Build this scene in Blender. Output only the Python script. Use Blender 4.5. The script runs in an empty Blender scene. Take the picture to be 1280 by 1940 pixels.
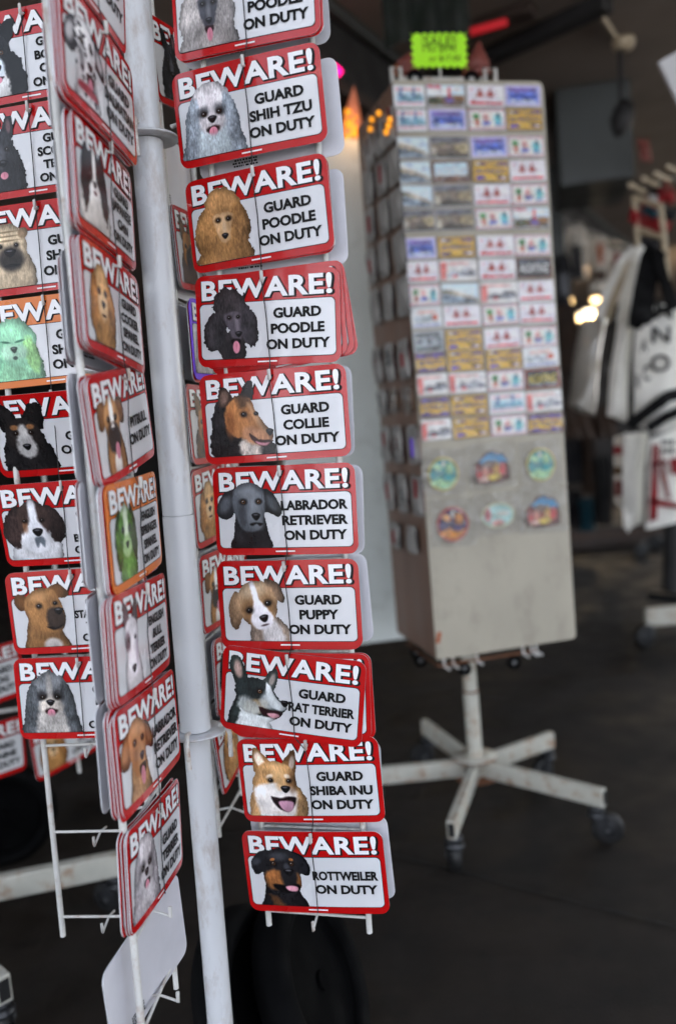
import bpy, bmesh, math, random
import numpy as np
from mathutils import Vector, Matrix
random.seed(7)
SC = bpy.context.scene
COL = SC.collection
rad = math.radians
# ---------------------------------------------------------------- camera, world, sun, exposure
EYE = Vector((0, 0, 1.36)); PITCH, ROLL, FPX = .1008, .0858, 1631.6
_F = Vector((0, math.cos(PITCH), -math.sin(PITCH))); _U0 = Vector((0, math.sin(PITCH), math.cos(PITCH))); _R0 = Vector((1, 0, 0))
CR = _R0*math.cos(ROLL) - _U0*math.sin(ROLL); CU = _U0*math.cos(ROLL) + _R0*math.sin(ROLL)
cd = bpy.data.cameras.new('camera'); cam = bpy.data.objects.new('camera', cd); COL.objects.link(cam)
cam.matrix_world = Matrix(((CR.x, CU.x, -_F.x, EYE.x), (CR.y, CU.y, -_F.y, EYE.y), (CR.z, CU.z, -_F.z, EYE.z), (0, 0, 0, 1)))
cd.sensor_fit = 'VERTICAL'; cd.sensor_height = 36; cd.lens = 36*FPX/1940
cd.clip_start = .05; cd.clip_end = 500
cd.dof.use_dof = True; cd.dof.focus_distance = 1.43; cd.dof.aperture_fstop = 1.5
SC.camera = cam
W = bpy.data.worlds.new('World'); SC.world = W; W.use_nodes = True
nt = W.node_tree; bg = nt.nodes['Background']
sky = nt.nodes.new('ShaderNodeTexSky'); sky.sky_type = 'NISHITA'; sky.sun_disc = False
SUN_EL, SUN_AZ = rad(52), rad(20)          # the sun stands behind the building, so the arcade is in open shade
sky.sun_elevation = SUN_EL; sky.sun_rotation = SUN_AZ; sky.air_density = 1.2; sky.dust_density = 4
hs = nt.nodes.new('ShaderNodeHueSaturation'); hs.inputs['Saturation'].default_value = .5   # thin high cloud
nt.links.new(sky.outputs[0], hs.inputs['Color']); nt.links.new(hs.outputs[0], bg.inputs[0]); bg.inputs[1].default_value = .15
sl = bpy.data.lights.new('sun', 'SUN'); sl.energy = 5.0; sl.angle = rad(.5); sl.color = (1, .95, .87)
so = bpy.data.objects.new('sun', sl); COL.objects.link(so)
sd = Vector((math.sin(SUN_AZ)*math.cos(SUN_EL), math.cos(SUN_AZ)*math.cos(SUN_EL), math.sin(SUN_EL)))
so.rotation_euler = (-sd).to_track_quat('-Z', 'Y').to_euler(); so.location = (0, -4, 8)
SC.view_settings.view_transform = 'Standard'; SC.view_settings.look = 'None'; SC.view_settings.exposure = 2.6; SC.view_settings.gamma = 1
SC.cycles.max_bounces = 8; SC.cycles.transparent_max_bounces = 12; SC.cycles.use_denoising = True
SC.cycles.sample_clamp_indirect = 4; SC.cycles.caustics_reflective = False; SC.cycles.caustics_refractive = False
# ---------------------------------------------------------------- sight lines
def ray(u, v): return _F + CR*((u-640)/FPX) + CU*((970-v)/FPX)
def at_Y(u, v, Y):
    r = ray(u, v); return EYE + r*(Y/r.y)
def at_z(u, v, z):
    r = ray(u, v); return EYE + r*((z-EYE.z)/r.z)
def on_plane(u, v, p, n):
    r = ray(u, v); return EYE + r*((Vector(p)-EYE).dot(n)/r.dot(n))
# ---------------------------------------------------------------- materials
MATS = {}
def hexc(h):
    c = [int(h[i:i+2], 16)/255 for i in (0, 2, 4)]
    return [x/12.92 if x <= .04045 else ((x+.055)/1.055)**2.4 for x in c] + [1]
def mat(name, col, rough=.5, metal=0., var=.12, scale=14., bump=0., bscale=60., coat=0., spec=.5, dirt=None, dirt_amt=.5, dirt_scale=6., stretch=None, emit=None, estr=0., rvar=.3):
    m = bpy.data.materials.new(name); m.use_nodes = True; MATS[name] = m
    n = m.node_tree.nodes; l = m.node_tree.links; b = n['Principled BSDF']
    c = hexc(col) if isinstance(col, str) else list(col)+[1]
    b.inputs['Roughness'].default_value = rough; b.inputs['Metallic'].default_value = metal
    b.inputs['Coat Weight'].default_value = coat; b.inputs['Specular IOR Level'].default_value = spec
    tc = n.new('ShaderNodeTexCoord'); mp = n.new('ShaderNodeMapping'); l.new(tc.outputs['Object'], mp.inputs[0])
    if stretch: mp.inputs['Scale'].default_value = stretch
    nz = n.new('ShaderNodeTexNoise'); nz.inputs['Scale'].default_value = scale; nz.inputs['Detail'].default_value = 6; l.new(mp.outputs[0], nz.inputs[0])
    mx = n.new('ShaderNodeMix'); mx.data_type = 'RGBA'; mx.blend_type = 'MULTIPLY'; mx.inputs[0].default_value = 1
    rp = n.new('ShaderNodeValToRGB'); rp.color_ramp.elements[0].position = .3; rp.color_ramp.elements[1].position = .7
    lo = 1-var; rp.color_ramp.elements[0].color = (lo, lo, lo, 1); rp.color_ramp.elements[1].color = (1, 1, 1, 1)
    l.new(nz.outputs[0], rp.inputs[0]); mx.inputs[6].default_value = c; l.new(rp.outputs[0], mx.inputs[7])
    out = mx.outputs[2]
    if dirt:
        n2 = n.new('ShaderNodeTexNoise'); n2.inputs['Scale'].default_value = dirt_scale; n2.inputs['Detail'].default_value = 9; n2.inputs['Roughness'].default_value = .7; l.new(mp.outputs[0], n2.inputs[0])
        r2 = n.new('ShaderNodeValToRGB'); r2.color_ramp.elements[0].position = .52; r2.color_ramp.elements[1].position = .68
        r2.color_ramp.elements[0].color = (0, 0, 0, 1); r2.color_ramp.elements[1].color = (dirt_amt,)*3+(1,); l.new(n2.outputs[0], r2.inputs[0])
        m2 = n.new('ShaderNodeMix'); m2.data_type = 'RGBA'; l.new(r2.outputs[0], m2.inputs[0]); l.new(out, m2.inputs[6]); m2.inputs[7].default_value = hexc(dirt); out = m2.outputs[2]
    l.new(out, b.inputs['Base Color'])
    if rvar and rough > .1:
        n3 = n.new('ShaderNodeTexNoise'); n3.inputs['Scale'].default_value = scale*.6+3; n3.inputs['Detail'].default_value = 5; l.new(mp.outputs[0], n3.inputs[0])
        mr = n.new('ShaderNodeMapRange'); mr.inputs[1].default_value = .3; mr.inputs[2].default_value = .7; mr.inputs[3].default_value = rough*(1-rvar); mr.inputs[4].default_value = min(1, rough*(1+rvar)); l.new(n3.outputs[0], mr.inputs[0]); l.new(mr.outputs[0], b.inputs['Roughness'])
    if bump:
        bn = n.new('ShaderNodeTexNoise'); bn.inputs['Scale'].default_value = bscale; bn.inputs['Detail'].default_value = 4; l.new(mp.outputs[0], bn.inputs[0])
        bp = n.new('ShaderNodeBump'); bp.inputs['Strength'].default_value = bump; bp.inputs['Distance'].default_value = .004; l.new(bn.outputs[0], bp.inputs['Height']); l.new(bp.outputs[0], b.inputs['Normal']); l.new(bp.outputs[0], b.inputs['Coat Normal'])
    if emit:
        b.inputs['Emission Color'].default_value = hexc(emit); b.inputs['Emission Strength'].default_value = estr
    return m
def film(name, tint=(1, 1, 1), amount=.16, rough=.12, bump=.9, bscale=28.):
    """clear crinkled plastic: mostly see-through, with glossy creases"""
    m = bpy.data.materials.new(name); m.use_nodes = True; MATS[name] = m
    n = m.node_tree.nodes; l = m.node_tree.links; n.remove(n['Principled BSDF'])
    t = n.new('ShaderNodeBsdfTransparent'); t.inputs[0].default_value = (*[.97*x for x in tint], 1); g = n.new('ShaderNodeBsdfGlossy'); g.inputs['Roughness'].default_value = rough
    mx = n.new('ShaderNodeMixShader'); mx.inputs[0].default_value = amount
    tc = n.new('ShaderNodeTexCoord'); nz = n.new('ShaderNodeTexNoise'); nz.inputs['Scale'].default_value = bscale; nz.inputs['Distortion'].default_value = 2.5; l.new(tc.outputs['Object'], nz.inputs[0])
    bp = n.new('ShaderNodeBump'); bp.inputs['Strength'].default_value = bump; bp.inputs['Distance'].default_value = .02; l.new(nz.outputs[0], bp.inputs['Height']); l.new(bp.outputs[0], g.inputs['Normal'])
    l.new(t.outputs[0], mx.inputs[1]); l.new(g.outputs[0], mx.inputs[2]); l.new(mx.outputs[0], n['Material Output'].inputs[0])
    return m
def print_mat(name, rough=.3, coat=.0):
    m = bpy.data.materials.new(name); m.use_nodes = True; MATS[name] = m
    n = m.node_tree.nodes; b = n['Principled BSDF']; b.inputs['Specular IOR Level'].default_value = .3; a = n.new('ShaderNodeAttribute'); a.attribute_name = 'Col'
    m.node_tree.links.new(a.outputs['Color'], b.inputs['Base Color']); b.inputs['Roughness'].default_value = rough; b.inputs['Coat Weight'].default_value = coat
    return m
mat('sign_red', 'b20c0e', .2, spec=.3, var=.12, scale=9, rvar=.6, bump=.05, bscale=10, coat=.35); mat('sign_orange', 'cf6a10', .3, var=.06)
mat('violet_glint', '6a2ae0', .2, metal=.3, var=.2, scale=5)  # paints violet LED reflections on a sign rim and bag patches
mat('sign_white', 'cfd0d3', .2, var=.07, scale=9, rvar=.6, bump=.05, bscale=10, coat=.35); mat('sign_back', 'c6c5cb', .45, var=.06, scale=30); mat('ink_black', '070708', .5, var=0, spec=.2); mat('ink_white', 'e6e6e8', .3, var=.02)
print_mat('printed', .22); print_mat('printed_gloss', .25)
mat('pole_white', 'c4c5c8', .33, var=.05, bump=.05, bscale=25, dirt='8f7a6a', dirt_amt=.55, dirt_scale=26, stretch=(1, 1, .35))
mat('wire_white', 'c9c8c4', .4, var=.1, scale=40, dirt='8a5a38', dirt_amt=.7, dirt_scale=30)
mat('cord_black', '0c0c0e', .6, var=0)
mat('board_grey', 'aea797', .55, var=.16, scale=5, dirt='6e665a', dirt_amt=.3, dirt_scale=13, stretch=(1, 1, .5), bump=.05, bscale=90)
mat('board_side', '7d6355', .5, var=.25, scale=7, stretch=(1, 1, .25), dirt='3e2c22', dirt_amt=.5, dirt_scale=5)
mat('stand_white', 'b9b7ac', .5, var=.15, scale=18, dirt='8a5f36', dirt_amt=.85, dirt_scale=17)
mat('rust', '6b4126', .8, var=.3, scale=60)
mat('rubber_dark', '040405', .9, spec=.05, var=.3); mat('rubber', '08080a', .6, var=.3, scale=30, bump=.1); mat('rubber_worn', '050506', .85, spec=.08, var=.35, scale=12); mat('fork_grey', '3a3b3e', .4, metal=.6, var=.3, scale=40)
mat('steel', '77787a', .35, metal=.8, var=.2)
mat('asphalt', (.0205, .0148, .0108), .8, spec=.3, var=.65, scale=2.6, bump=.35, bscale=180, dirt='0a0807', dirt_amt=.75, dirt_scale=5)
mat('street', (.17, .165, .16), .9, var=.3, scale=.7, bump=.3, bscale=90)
mat('soffit', '8a8079', .85, var=.22, scale=1.3, bump=.1, bscale=20); mat('dark_paint', '141315', .7, var=.3, scale=3); mat('trim_brown', '33241c', .6, var=.35, scale=8)
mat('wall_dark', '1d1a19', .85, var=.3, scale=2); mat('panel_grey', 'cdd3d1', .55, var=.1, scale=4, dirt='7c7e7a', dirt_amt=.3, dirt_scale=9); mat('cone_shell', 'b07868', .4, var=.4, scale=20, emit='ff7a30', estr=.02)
mat('duct', '3d4140', .5, var=.15, scale=4); mat('green_cloth', '05120a', .9, var=.3)
mat('sale_green', 'a8ee10', .55, var=.04)
mat('bounce_facade', 'b0b8c6', .9, var=.1, scale=1); mat('window_dark', '14181c', .1, var=.1)  # facade tint set for the light it bounces onto the signs
mat('bag_canvas', 'f4f3ec', .8, var=.1, scale=22, bump=.25, bscale=35); mat('bag_black', '08080a', .8, spec=.15, var=.2)
mat('bag_clear', 'a8a49c', .12, var=.25, scale=7, coat=1., bump=.4, bscale=18); mat('bag_print', '8f1820', .7, var=.6, scale=12)
mat('shirt_white', 'dfd7ca', .85, var=.25, scale=14); mat('shirt_brown', '4b3a30', .85, var=.4, scale=9); mat('cloth_dark', '15141a', .85, var=.4, scale=9); mat('cloth_teal', '0d4a5a', .8, var=.4); mat('cloth_red', '8c1218', .7, var=.35, scale=14); mat('cloth_orange', 'b0521c', .7, var=.3)
mat('frame_cream', 'b5a68c', .45, var=.15); mat('grip_pink', '7d4038', .6, var=.3, scale=30)
mat('card_dark', '3b3a3c', .25, var=.5, scale=30, coat=.6, bump=.5, bscale=40); mat('card_red', '5a1612', .22, var=.7, scale=45, coat=.6, bump=.5, bscale=40); mat('card_gold', '6b4a24', .3, var=.6, scale=50, coat=.4)
mat('lamp_warm', 'ffe2b0', .5, emit='ffd9a0', estr=.9); mat('lamp_glint_amber', 'e09030', .5, emit='ffa01c', estr=.17, var=.3); mat('lamp_orange', 'ff7020', .5, emit='ff4a10', estr=.07); mat('lamp_pink', 'ff2080', .5, emit='ff1478', estr=.8); mat('lamp_red', '7a1016', .5, emit='ff1428', estr=.05); mat('lamp_violet', '8040ff', .5, emit='5a28ff', estr=1.)
film('sleeve', (1, 1, 1), .13, .07, 1., 34); film('poly_bag', (1, 1, 1), .2, .18, 1., 40)
# ---------------------------------------------------------------- mesh helpers
USED = {}
def tag(o, label=None, cat=None, group=None, kind=None):
    if label:
        k = label.lower(); assert k not in USED, label; USED[k] = 1; o['label'] = label
        assert 4 <= len(label.replace(',', ' ').split()) <= 16, (len(label.split()), label)
    if cat: o['category'] = cat
    if group: o['group'] = group
    if kind: o['kind'] = kind
    return o
def empty(name, loc=(0, 0, 0), rz=0.):
    o = bpy.data.objects.new(name, None); COL.objects.link(o); o.location = loc; o.rotation_euler = (0, 0, rz); o.empty_display_size = .05
    return o
def link(name, me, parent=None, mw=None):
    o = bpy.data.objects.new(name, me); COL.objects.link(o)
    if parent: o.parent = parent
    if mw is not None: o.matrix_local = mw
    return o
class MB:
    """collects shapes into one mesh; each shape has a material"""
    def __init__(s): s.v = []; s.f = []; s.mi = []; s.sm = []; s.mats = []
    def slot(s, m):
        m = MATS[m] if isinstance(m, str) else m
        if m not in s.mats: s.mats.append(m)
        return s.mats.index(m)
    def add(s, vs, fs, m, smooth=False):
        o = len(s.v); k = s.slot(m); s.v += [tuple(v) for v in vs]
        for f in fs: s.f.append([i+o for i in f]); s.mi.append(k); s.sm.append(smooth)
        return s
    def box(s, c, size, m, M=None, bev=0.):
        x, y, z = [d/2 for d in size]
        if bev <= 0:
            P = [(-x, -y, -z), (x, -y, -z), (x, y, -z), (-x, y, -z), (-x, -y, z), (x, -y, z), (x, y, z), (-x, y, z)]
            Fs = [(0, 3, 2, 1), (4, 5, 6, 7), (0, 1, 5, 4), (1, 2, 6, 5), (2, 3, 7, 6), (3, 0, 4, 7)]
        else:
            bm = bmesh.new(); bmesh.ops.create_cube(bm, size=1); bmesh.ops.scale(bm, vec=size, verts=bm.verts)
            bmesh.ops.bevel(bm, geom=bm.edges[:], offset=bev, segments=2, affect='EDGES', profile=.5)
            bm.verts.index_update(); P = [v.co.copy() for v in bm.verts]; Fs = [[v.index for v in f.verts] for f in bm.faces]; bm.free()
        c = Vector(c)
        P = [(M @ Vector(p) if M else Vector(p)) + c for p in P]
        return s.add(P, Fs, m)
    def tube(s, pts, r, m, n=10, caps=True, flat=1.):
        pts = [Vector(p) for p in pts]; rs = r if isinstance(r, (list, tuple)) else [r]*len(pts)
        vs = []; fs = []; up = Vector((0, 0, 1))
        t0 = (pts[1]-pts[0]).normalized(); a = t0.cross(up)
        if a.length < 1e-3: a = t0.cross(Vector((0, 1, 0)))
        a.normalize()
        for i, p in enumerate(pts):
            t = (pts[min(i+1, len(pts)-1)] - pts[max(i-1, 0)]).normalized()
            a = (a - t*a.dot(t)).normalized(); b = t.cross(a)
            for k in range(n):
                q = 2*math.pi*k/n; vs.append(p + (a*math.cos(q) + b*math.sin(q)*flat)*rs[i])
        for i in range(len(pts)-1):
            for k in range(n): fs.append((i*n+k, i*n+(k+1) % n, (i+1)*n+(k+1) % n, (i+1)*n+k))
        s.add(vs, fs, m, True)
        if caps: s.add(vs[:n], [tuple(range(n))[::-1]], m); s.add(vs[-n:], [tuple(range(n))], m)
        return s
    def lathe(s, prof, m, M=None, n=24, c=(0, 0, 0)):
        vs = []; fs = []; k = len(prof); c = Vector(c)
        for i in range(n):
            q = 2*math.pi*i/n
            for r, z in prof:
                p = Vector((r*math.cos(q), r*math.sin(q), z)); vs.append((M @ p if M else p)+c)
        for i in range(n):
            for j in range(k-1): a = i*k+j; b = ((i+1) % n)*k+j; fs.append((a, b, b+1, a+1))
        return s.add(vs, fs, m, True)
    def build(s, name, parent=None, mw=None, auto=True):
        me = s.mesh(name); return link(name, me, parent, mw)
    def mesh(s, name):
        me = bpy.data.meshes.new(name); me.from_pydata(s.v, [], s.f)
        for m in s.mats: me.materials.append(m)
        me.polygons.foreach_set('material_index', s.mi); me.polygons.foreach_set('use_smooth', s.sm)
        me.update(); return me
def sheet(f, nu, nv, m, name=None):
    """surface from f(u,v), u,v in 0..1"""
    vs = [f(i/nu, j/nv) for j in range(nv+1) for i in range(nu+1)]
    fs = [(j*(nu+1)+i, j*(nu+1)+i+1, (j+1)*(nu+1)+i+1, (j+1)*(nu+1)+i) for j in range(nv) for i in range(nu)]
    b = MB(); b.add(vs, fs, m, True); return b
_TXT = {}
def text_mesh(body, size, m, bold=.0, sx=1., line=1., align='CENTER'):
    key = (body, size, m, bold, sx, line, align)
    if key in _TXT: return _TXT[key]
    cu = bpy.data.curves.new('lettering', 'FONT'); cu.body = body; cu.size = size; cu.offset = bold*size; cu.align_x = align; cu.align_y = 'CENTER'
    cu.space_line = line; cu.space_character = 1.07 if body == 'BEWARE!' else 1.; cu.resolution_u = 3
    o = bpy.data.objects.new('lettering', cu); COL.objects.link(o)
    me = bpy.data.meshes.new_from_object(o.evaluated_get(bpy.context.evaluated_depsgraph_get()))
    bpy.data.objects.remove(o)
    for v in me.vertices: v.co.x *= sx
    me.materials.clear(); me.materials.append(MATS[m]); me.name = 'lettering'
    _TXT[key] = me; return me
def mesh_arrays(me):
    return [v.co.copy() for v in me.vertices], [list(p.vertices) for p in me.polygons]
def pic_mesh(p, w, h, m, deform=None, cut=True):
    n = p.n; x = (np.arange(n+1)/n-.5)*w; y = (.5-np.arange(n+1)/n)*h
    X, Y = np.meshgrid(x, y)
    co = np.stack([X, np.zeros_like(X), Y], -1).reshape(-1, 3)
    if deform is not None: co = deform(co)
    idx = np.arange((n+1)*(n+1)).reshape(n+1, n+1)
    F = np.stack([idx[1:, :-1], idx[1:, 1:], idx[:-1, 1:], idx[:-1, :-1]], -1).reshape(-1, 4)
    keep = (p.a.reshape(-1) > .5) if cut else np.ones(n*n, bool)
    c = p.rgb.reshape(-1, 3); c = np.where(c <= .04045, c/12.92, ((c+.055)/1.055)**2.4)
    F = F[keep]; c = c[keep]
    used, inv = np.unique(F.reshape(-1), return_inverse=True)
    me = bpy.data.meshes.new('picture')
    me.vertices.add(len(used)); me.vertices.foreach_set('co', co[used].reshape(-1).astype(np.float32))
    me.loops.add(len(F)*4); me.loops.foreach_set('vertex_index', inv.astype(np.int32))
    me.polygons.add(len(F)); me.polygons.foreach_set('loop_start', (np.arange(len(F))*4).astype(np.int32))
    at = me.color_attributes.new('Col', 'FLOAT_COLOR', 'CORNER')
    cc = np.concatenate([np.repeat(c, 4, 0), np.ones((len(F)*4, 1))], 1)
    at.data.foreach_set('color', cc.reshape(-1).astype(np.float32))
    me.materials.append(MATS[m]); me.update(); me.validate(); return me
# ---------------------------------------------------------------- printed pictures, painted as numbers
NPX = 160
def _noise(n, cx, cy, seed):
    r = np.random.RandomState(seed)
    g = r.rand(cy + 2, cx + 2)
    x = np.linspace(0, cx, n, endpoint=False); y = np.linspace(0, cy, n, endpoint=False)
    xi = x.astype(int); yi = y.astype(int); fx = x - xi; fy = y - yi
    fx = fx*fx*(3-2*fx); fy = fy*fy*(3-2*fy)
    a = g[yi][:, xi]; b = g[yi][:, xi+1]; c = g[yi+1][:, xi]; d = g[yi+1][:, xi+1]
    t = a + (b-a)*fx[None]; u = c + (d-c)*fx[None]
    return (t + (u-t)*fy[:, None]) - .5
class Pic:
    def __init__(s, n=NPX, seed=1):
        s.n = n; s.seed = seed; s.k = 0
        ax = (np.arange(n) + .5) / n
        s.X, s.Y = np.meshgrid(ax, ax)
        s.rgb = np.ones((n, n, 3)); s.a = np.zeros((n, n))
        s.M = (0., 0., 1., 0.)
    def frame(s, cx=0., cy=0., sc=1., rot=0.):       # head frame: (0,0) at cx,cy, one unit = sc
        s.M = (cx, cy, sc, math.radians(rot))
    def loc(s):
        cx, cy, sc, r = s.M
        x = (s.X - cx)/sc; y = (s.Y - cy)/sc
        return x*math.cos(r) + y*math.sin(r), -x*math.sin(r) + y*math.cos(r)
    def lay(s, m, col, tex=.18, shade=None, tdir=1):
        s.k += 1
        sd = s.seed*97 + s.k
        cxn, cyn = ((40, 14) if tdir else (14, 40))
        t = .55*_noise(s.n, cxn, cyn, sd) + .8*_noise(s.n, cxn*2, cyn*2, sd+5000) + .5*_noise(s.n, 150, 60, sd+7000) + 1.0*_noise(s.n, 6, 6, sd+9000)
        c = np.array([int(col[i:i+2], 16)/255. for i in (0, 2, 4)])[None, None] * np.ones((s.n, s.n, 1))
        c = c * (1 + tex*1.15*t)[:, :, None]
        if shade:
            x, y = s.loc(); c = c * np.clip(1 + shade[0]*x + shade[1]*y, .3, 1.7)[:, :, None]
        c = np.clip(c, 0, 1)
        m = np.clip(m, 0, 1)
        out = m + s.a*(1-m)
        s.rgb = np.where(out[..., None] > 1e-4, (c*m[..., None] + s.rgb*(s.a*(1-m))[..., None])/np.maximum(out, 1e-4)[..., None], s.rgb)
        s.a = out
    def E(s, x, y, rx, ry, col, rot=0, soft=.12, fur=.12, tex=.18, op=1., shade=None):
        X, Y = s.loc(); r = math.radians(rot)
        dx = X-x; dy = Y-y
        u = dx*math.cos(r)+dy*math.sin(r); v = -dx*math.sin(r)+dy*math.cos(r)
        d = np.sqrt((u/rx)**2 + (v/ry)**2)
        s.k += 1
        d = d + fur*(_noise(s.n, 30, 30, s.seed*31+s.k) + _noise(s.n, 14, 14, s.seed*37+s.k))
        m = np.clip((1+soft-d)/(2*soft), 0, 1); m = m*m*(3-2*m)*op
        s.lay(m, col, tex, shade)
    def P(s, pts, col, soft=.012, fur=.012, tex=.18, op=1., shade=None, smooth=True):
        q = np.array(pts, float)
        if smooth:
            o = []
            n = len(q)
            for i in range(n):
                a, b, c, d = q[i-1], q[i], q[(i+1) % n], q[(i+2) % n]
                for t in (0, .25, .5, .75):
                    o.append(.5*((2*b) + (c-a)*t + (2*a-5*b+4*c-d)*t*t + (3*b-a-3*c+d)*t**3))
            q = np.array(o)
        X, Y = s.loc()
        s.k += 1
        wx = fur*2*(_noise(s.n, 34, 34, s.seed*41+s.k)+_noise(s.n, 15, 15, s.seed*47+s.k))
        wy = fur*2*(_noise(s.n, 34, 34, s.seed*43+s.k+99)+_noise(s.n, 15, 15, s.seed*47+s.k+77))
        x = X + wx; y = Y + wy
        ins = np.zeros(x.shape, bool); dm = np.full(x.shape, 9.)
        for i in range(len(q)):
            (x0, y0), (x1, y1) = q[i-1], q[i]
            if y0 != y1:
                ins ^= ((y0 > y) != (y1 > y)) & (x < (x1-x0)*(y-y0)/(y1-y0)+x0)
            ex, ey = x1-x0, y1-y0; L = ex*ex+ey*ey+1e-12
            t = np.clip(((x-x0)*ex+(y-y0)*ey)/L, 0, 1)
            dm = np.minimum(dm, (x-x0-t*ex)**2 + (y-y0-t*ey)**2)
        sd = np.sqrt(dm)*np.where(ins, 1, -1)
        m = np.clip(.5 + sd/(2*soft), 0, 1)*op
        s.lay(m, col, tex, shade)
    def eye(s, x, y, r=.045, iris='2a1608'):
        s.E(x, y-r*.1, r*1.75, r*1.45, '15100e', 0, .5, .1, .1, .6); s.E(x, y, r*1.25, r*.95, '120e0c', 0, .25, .05, .05)
        s.E(x, y, r*.8, r*.8, iris, 0, .3, 0, .1)
        s.E(x, y, r*.5, r*.5, '050505', 0, .2, 0, 0)
        s.E(x-r*.25, y-r*.3, r*.22, r*.2, 'c8ccd2', 0, .5, 0, 0, .8)
    def nose(s, x, y, w=.1, h=.075, col='141214'):
        s.P([(x-w, y-h*.6), (x, y-h), (x+w, y-h*.6), (x+w*.7, y+h*.4), (x, y+h), (x-w*.7, y+h*.4)], col, .015, .003, .1)
        s.E(x-w*.1, y-h*.5, w*.5, h*.2, '6a6a72', 0, .5, 0, 0, .7)
        s.E(x-w*.4, y+h*.15, w*.2, h*.16, '000000', 0, .4, 0, 0); s.E(x+w*.4, y+h*.15, w*.2, h*.16, '000000', 0, .4, 0, 0)
    def tongue(s, x, y, w=.09, h=.16, rot=0, col='d98096'):
        s.E(x, y, w, h, col, rot, .12, .02, .1); s.E(x, y-h*.1, w*.12, h*.6, 'b25a70', rot, .6, 0, 0, .7)

def finish(p):
    # a printed photograph's own modelling: darker towards the edge of the animal, light from above
    a = p.a.copy(); k = 9
    for _ in range(3):
        for ax in (0, 1):
            c = np.cumsum(np.pad(a, [(k+1, k) if ax == 0 else (0, 0), (k+1, k) if ax == 1 else (0, 0)], mode='edge'), ax)
            a = (np.take(c, range(2*k+1, c.shape[ax]), ax) - np.take(c, range(0, c.shape[ax]-2*k-1), ax))/(2*k+1)
    g = .62 + .44*np.clip((a-.42)/.5, 0, 1) + .22*(.5-p.Y) - .26*(p.X-.45)
    l = _noise(p.n, 5, 5, p.seed*7+1)*.22 + _noise(p.n, 11, 11, p.seed*7+2)*.14
    m = p.rgb.mean(2, keepdims=True); p.rgb = m + (p.rgb-m)*.84
    p.rgb = np.clip(p.rgb*(g+l)[..., None], 0, 1)
def poodle(p, base, dark, mid, face, ton=False):
    p.frame(.5, .42, .5)
    p.P([(-.5, .3), (-.75, .8), (-.8, 1.2), (.75, 1.2), (.7, .75), (.45, .3)], mid, .03, .03, .3)
    p.E(0, -.32, .5, .42, base, 0, .1, .18, .3)
    p.E(-.55, .3, .32, .62, mid, 12, .1, .18, .32); p.E(.5, .25, .28, .58, mid, -10, .1, .18, .32)
    p.E(0, -.42, .42, .27, base, 0, .5, .18, .3, .8)
    p.P([(-.26, -.05), (.28, -.05), (.24, .3), (.16, .62), (.0, .7), (-.12, .62), (-.24, .3)], face, .03, .015, .14)
    p.E(-.15, .08, .1, .07, dark, 0, .5, .1, .2, .7); p.E(.17, .08, .1, .07, dark, 0, .5, .1, .2, .7)
    p.eye(-.14, .09, .05); p.eye(.17, .09, .05)
    p.E(.02, .3, .06, .25, 'ffffff', 0, .8, .05, .1, .18)
    p.nose(.02, .52, .1, .08)
    if ton:
        p.P([(-.1, .66), (.14, .66), (.12, .8), (-.06, .8)], '2a1014', .02, .01, .1); p.tongue(.03, .86, .085, .17)
def shaggy(p, top, side, muz, dark, bib, ton=True):
    p.frame(.5, .45, .5)
    p.P([(-.55, -.2), (-.8, .5), (-.85, 1.3), (.8, 1.3), (.75, .5), (.5, -.2)], side, .03, .03, .4)
    p.P([(-.3, .3), (-.45, 1.3), (.45, 1.3), (.3, .3)], bib, .08, .03, .3)
    p.E(0, -.18, .56, .55, top, 0, .12, .15, .28)
    p.E(-.58, .2, .2, .62, side, 12, .15, .15, .4); p.E(.55, .2, .2, .62, side, -12, .15, .15, .4)
    p.E(-.22, .02, .2, .18, dark, 20, .5, .2, .3, .8); p.E(.22, .02, .2, .18, dark, -20, .5, .2, .3, .8)
    p.E(0, .3, .36, .28, muz, 0, .25, .15, .25)
    p.E(0, -.22, .1, .4, muz, 0, .5, .1, .2, .6)
    p.eye(-.22, .04, .066); p.eye(.22, .04, .066)
    p.nose(0, .2, .13, .1)
    p.P([(-.2, .42), (0, .36), (.2, .42), (.12, .54), (-.12, .54)], '2a1416', .03, .01, .1)
    if ton: p.tongue(.0, .52, .12, .13)
    p.E(0, .72, .3, .16, bib, 0, .5, .2, .3, .9)
def d_silver(p): poodle(p, 'b3aeb0', '26262c', '9b9492', '3a3a42', True)
def d_shih(p): shaggy(p, 'dcd6da', '8f9aa6', 'cfc8cc', '3e4248', 'c4d4dc')
def d_apricot(p): poodle(p, 'a97845', '5a3a1c', 'a06f3c', 'c79a68')
def d_black(p):
    p.frame(.5, .42, .5)
    p.P([(-.4, .5), (-.3, 1.2), (.35, 1.2), (.3, .5)], '2a2628', .03, .03, .3)
    p.E(-.05, -.3, .5, .42, '332f31', 0, .1, .2, .4); p.E(-.5, .42, .34, .55, '2d2a2d', 20, .1, .2, .4); p.E(.5, .3, .26, .56, '3a363c', -12, .1, .2, .4)
    p.P([(-.2, -.02), (.28, -.05), (.27, .35), (.3, .58), (.16, .68), (.02, .6), (-.12, .3)], '4c454d', .03, .015, .2)
    p.E(.16, .25, .06, .24, '8d828c', -6, .7, .05, .1, .6)
    p.eye(-.06, .07, .045, '120b08'); p.eye(.2, .06, .04, '120b08')
    p.nose(.2, .52, .1, .08)
    p.P([(-.02, .66), (.24, .66), (.2, .82), (.04, .82)], '140c10', .02, .01, .1); p.tongue(.12, .86, .1, .17)
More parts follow.
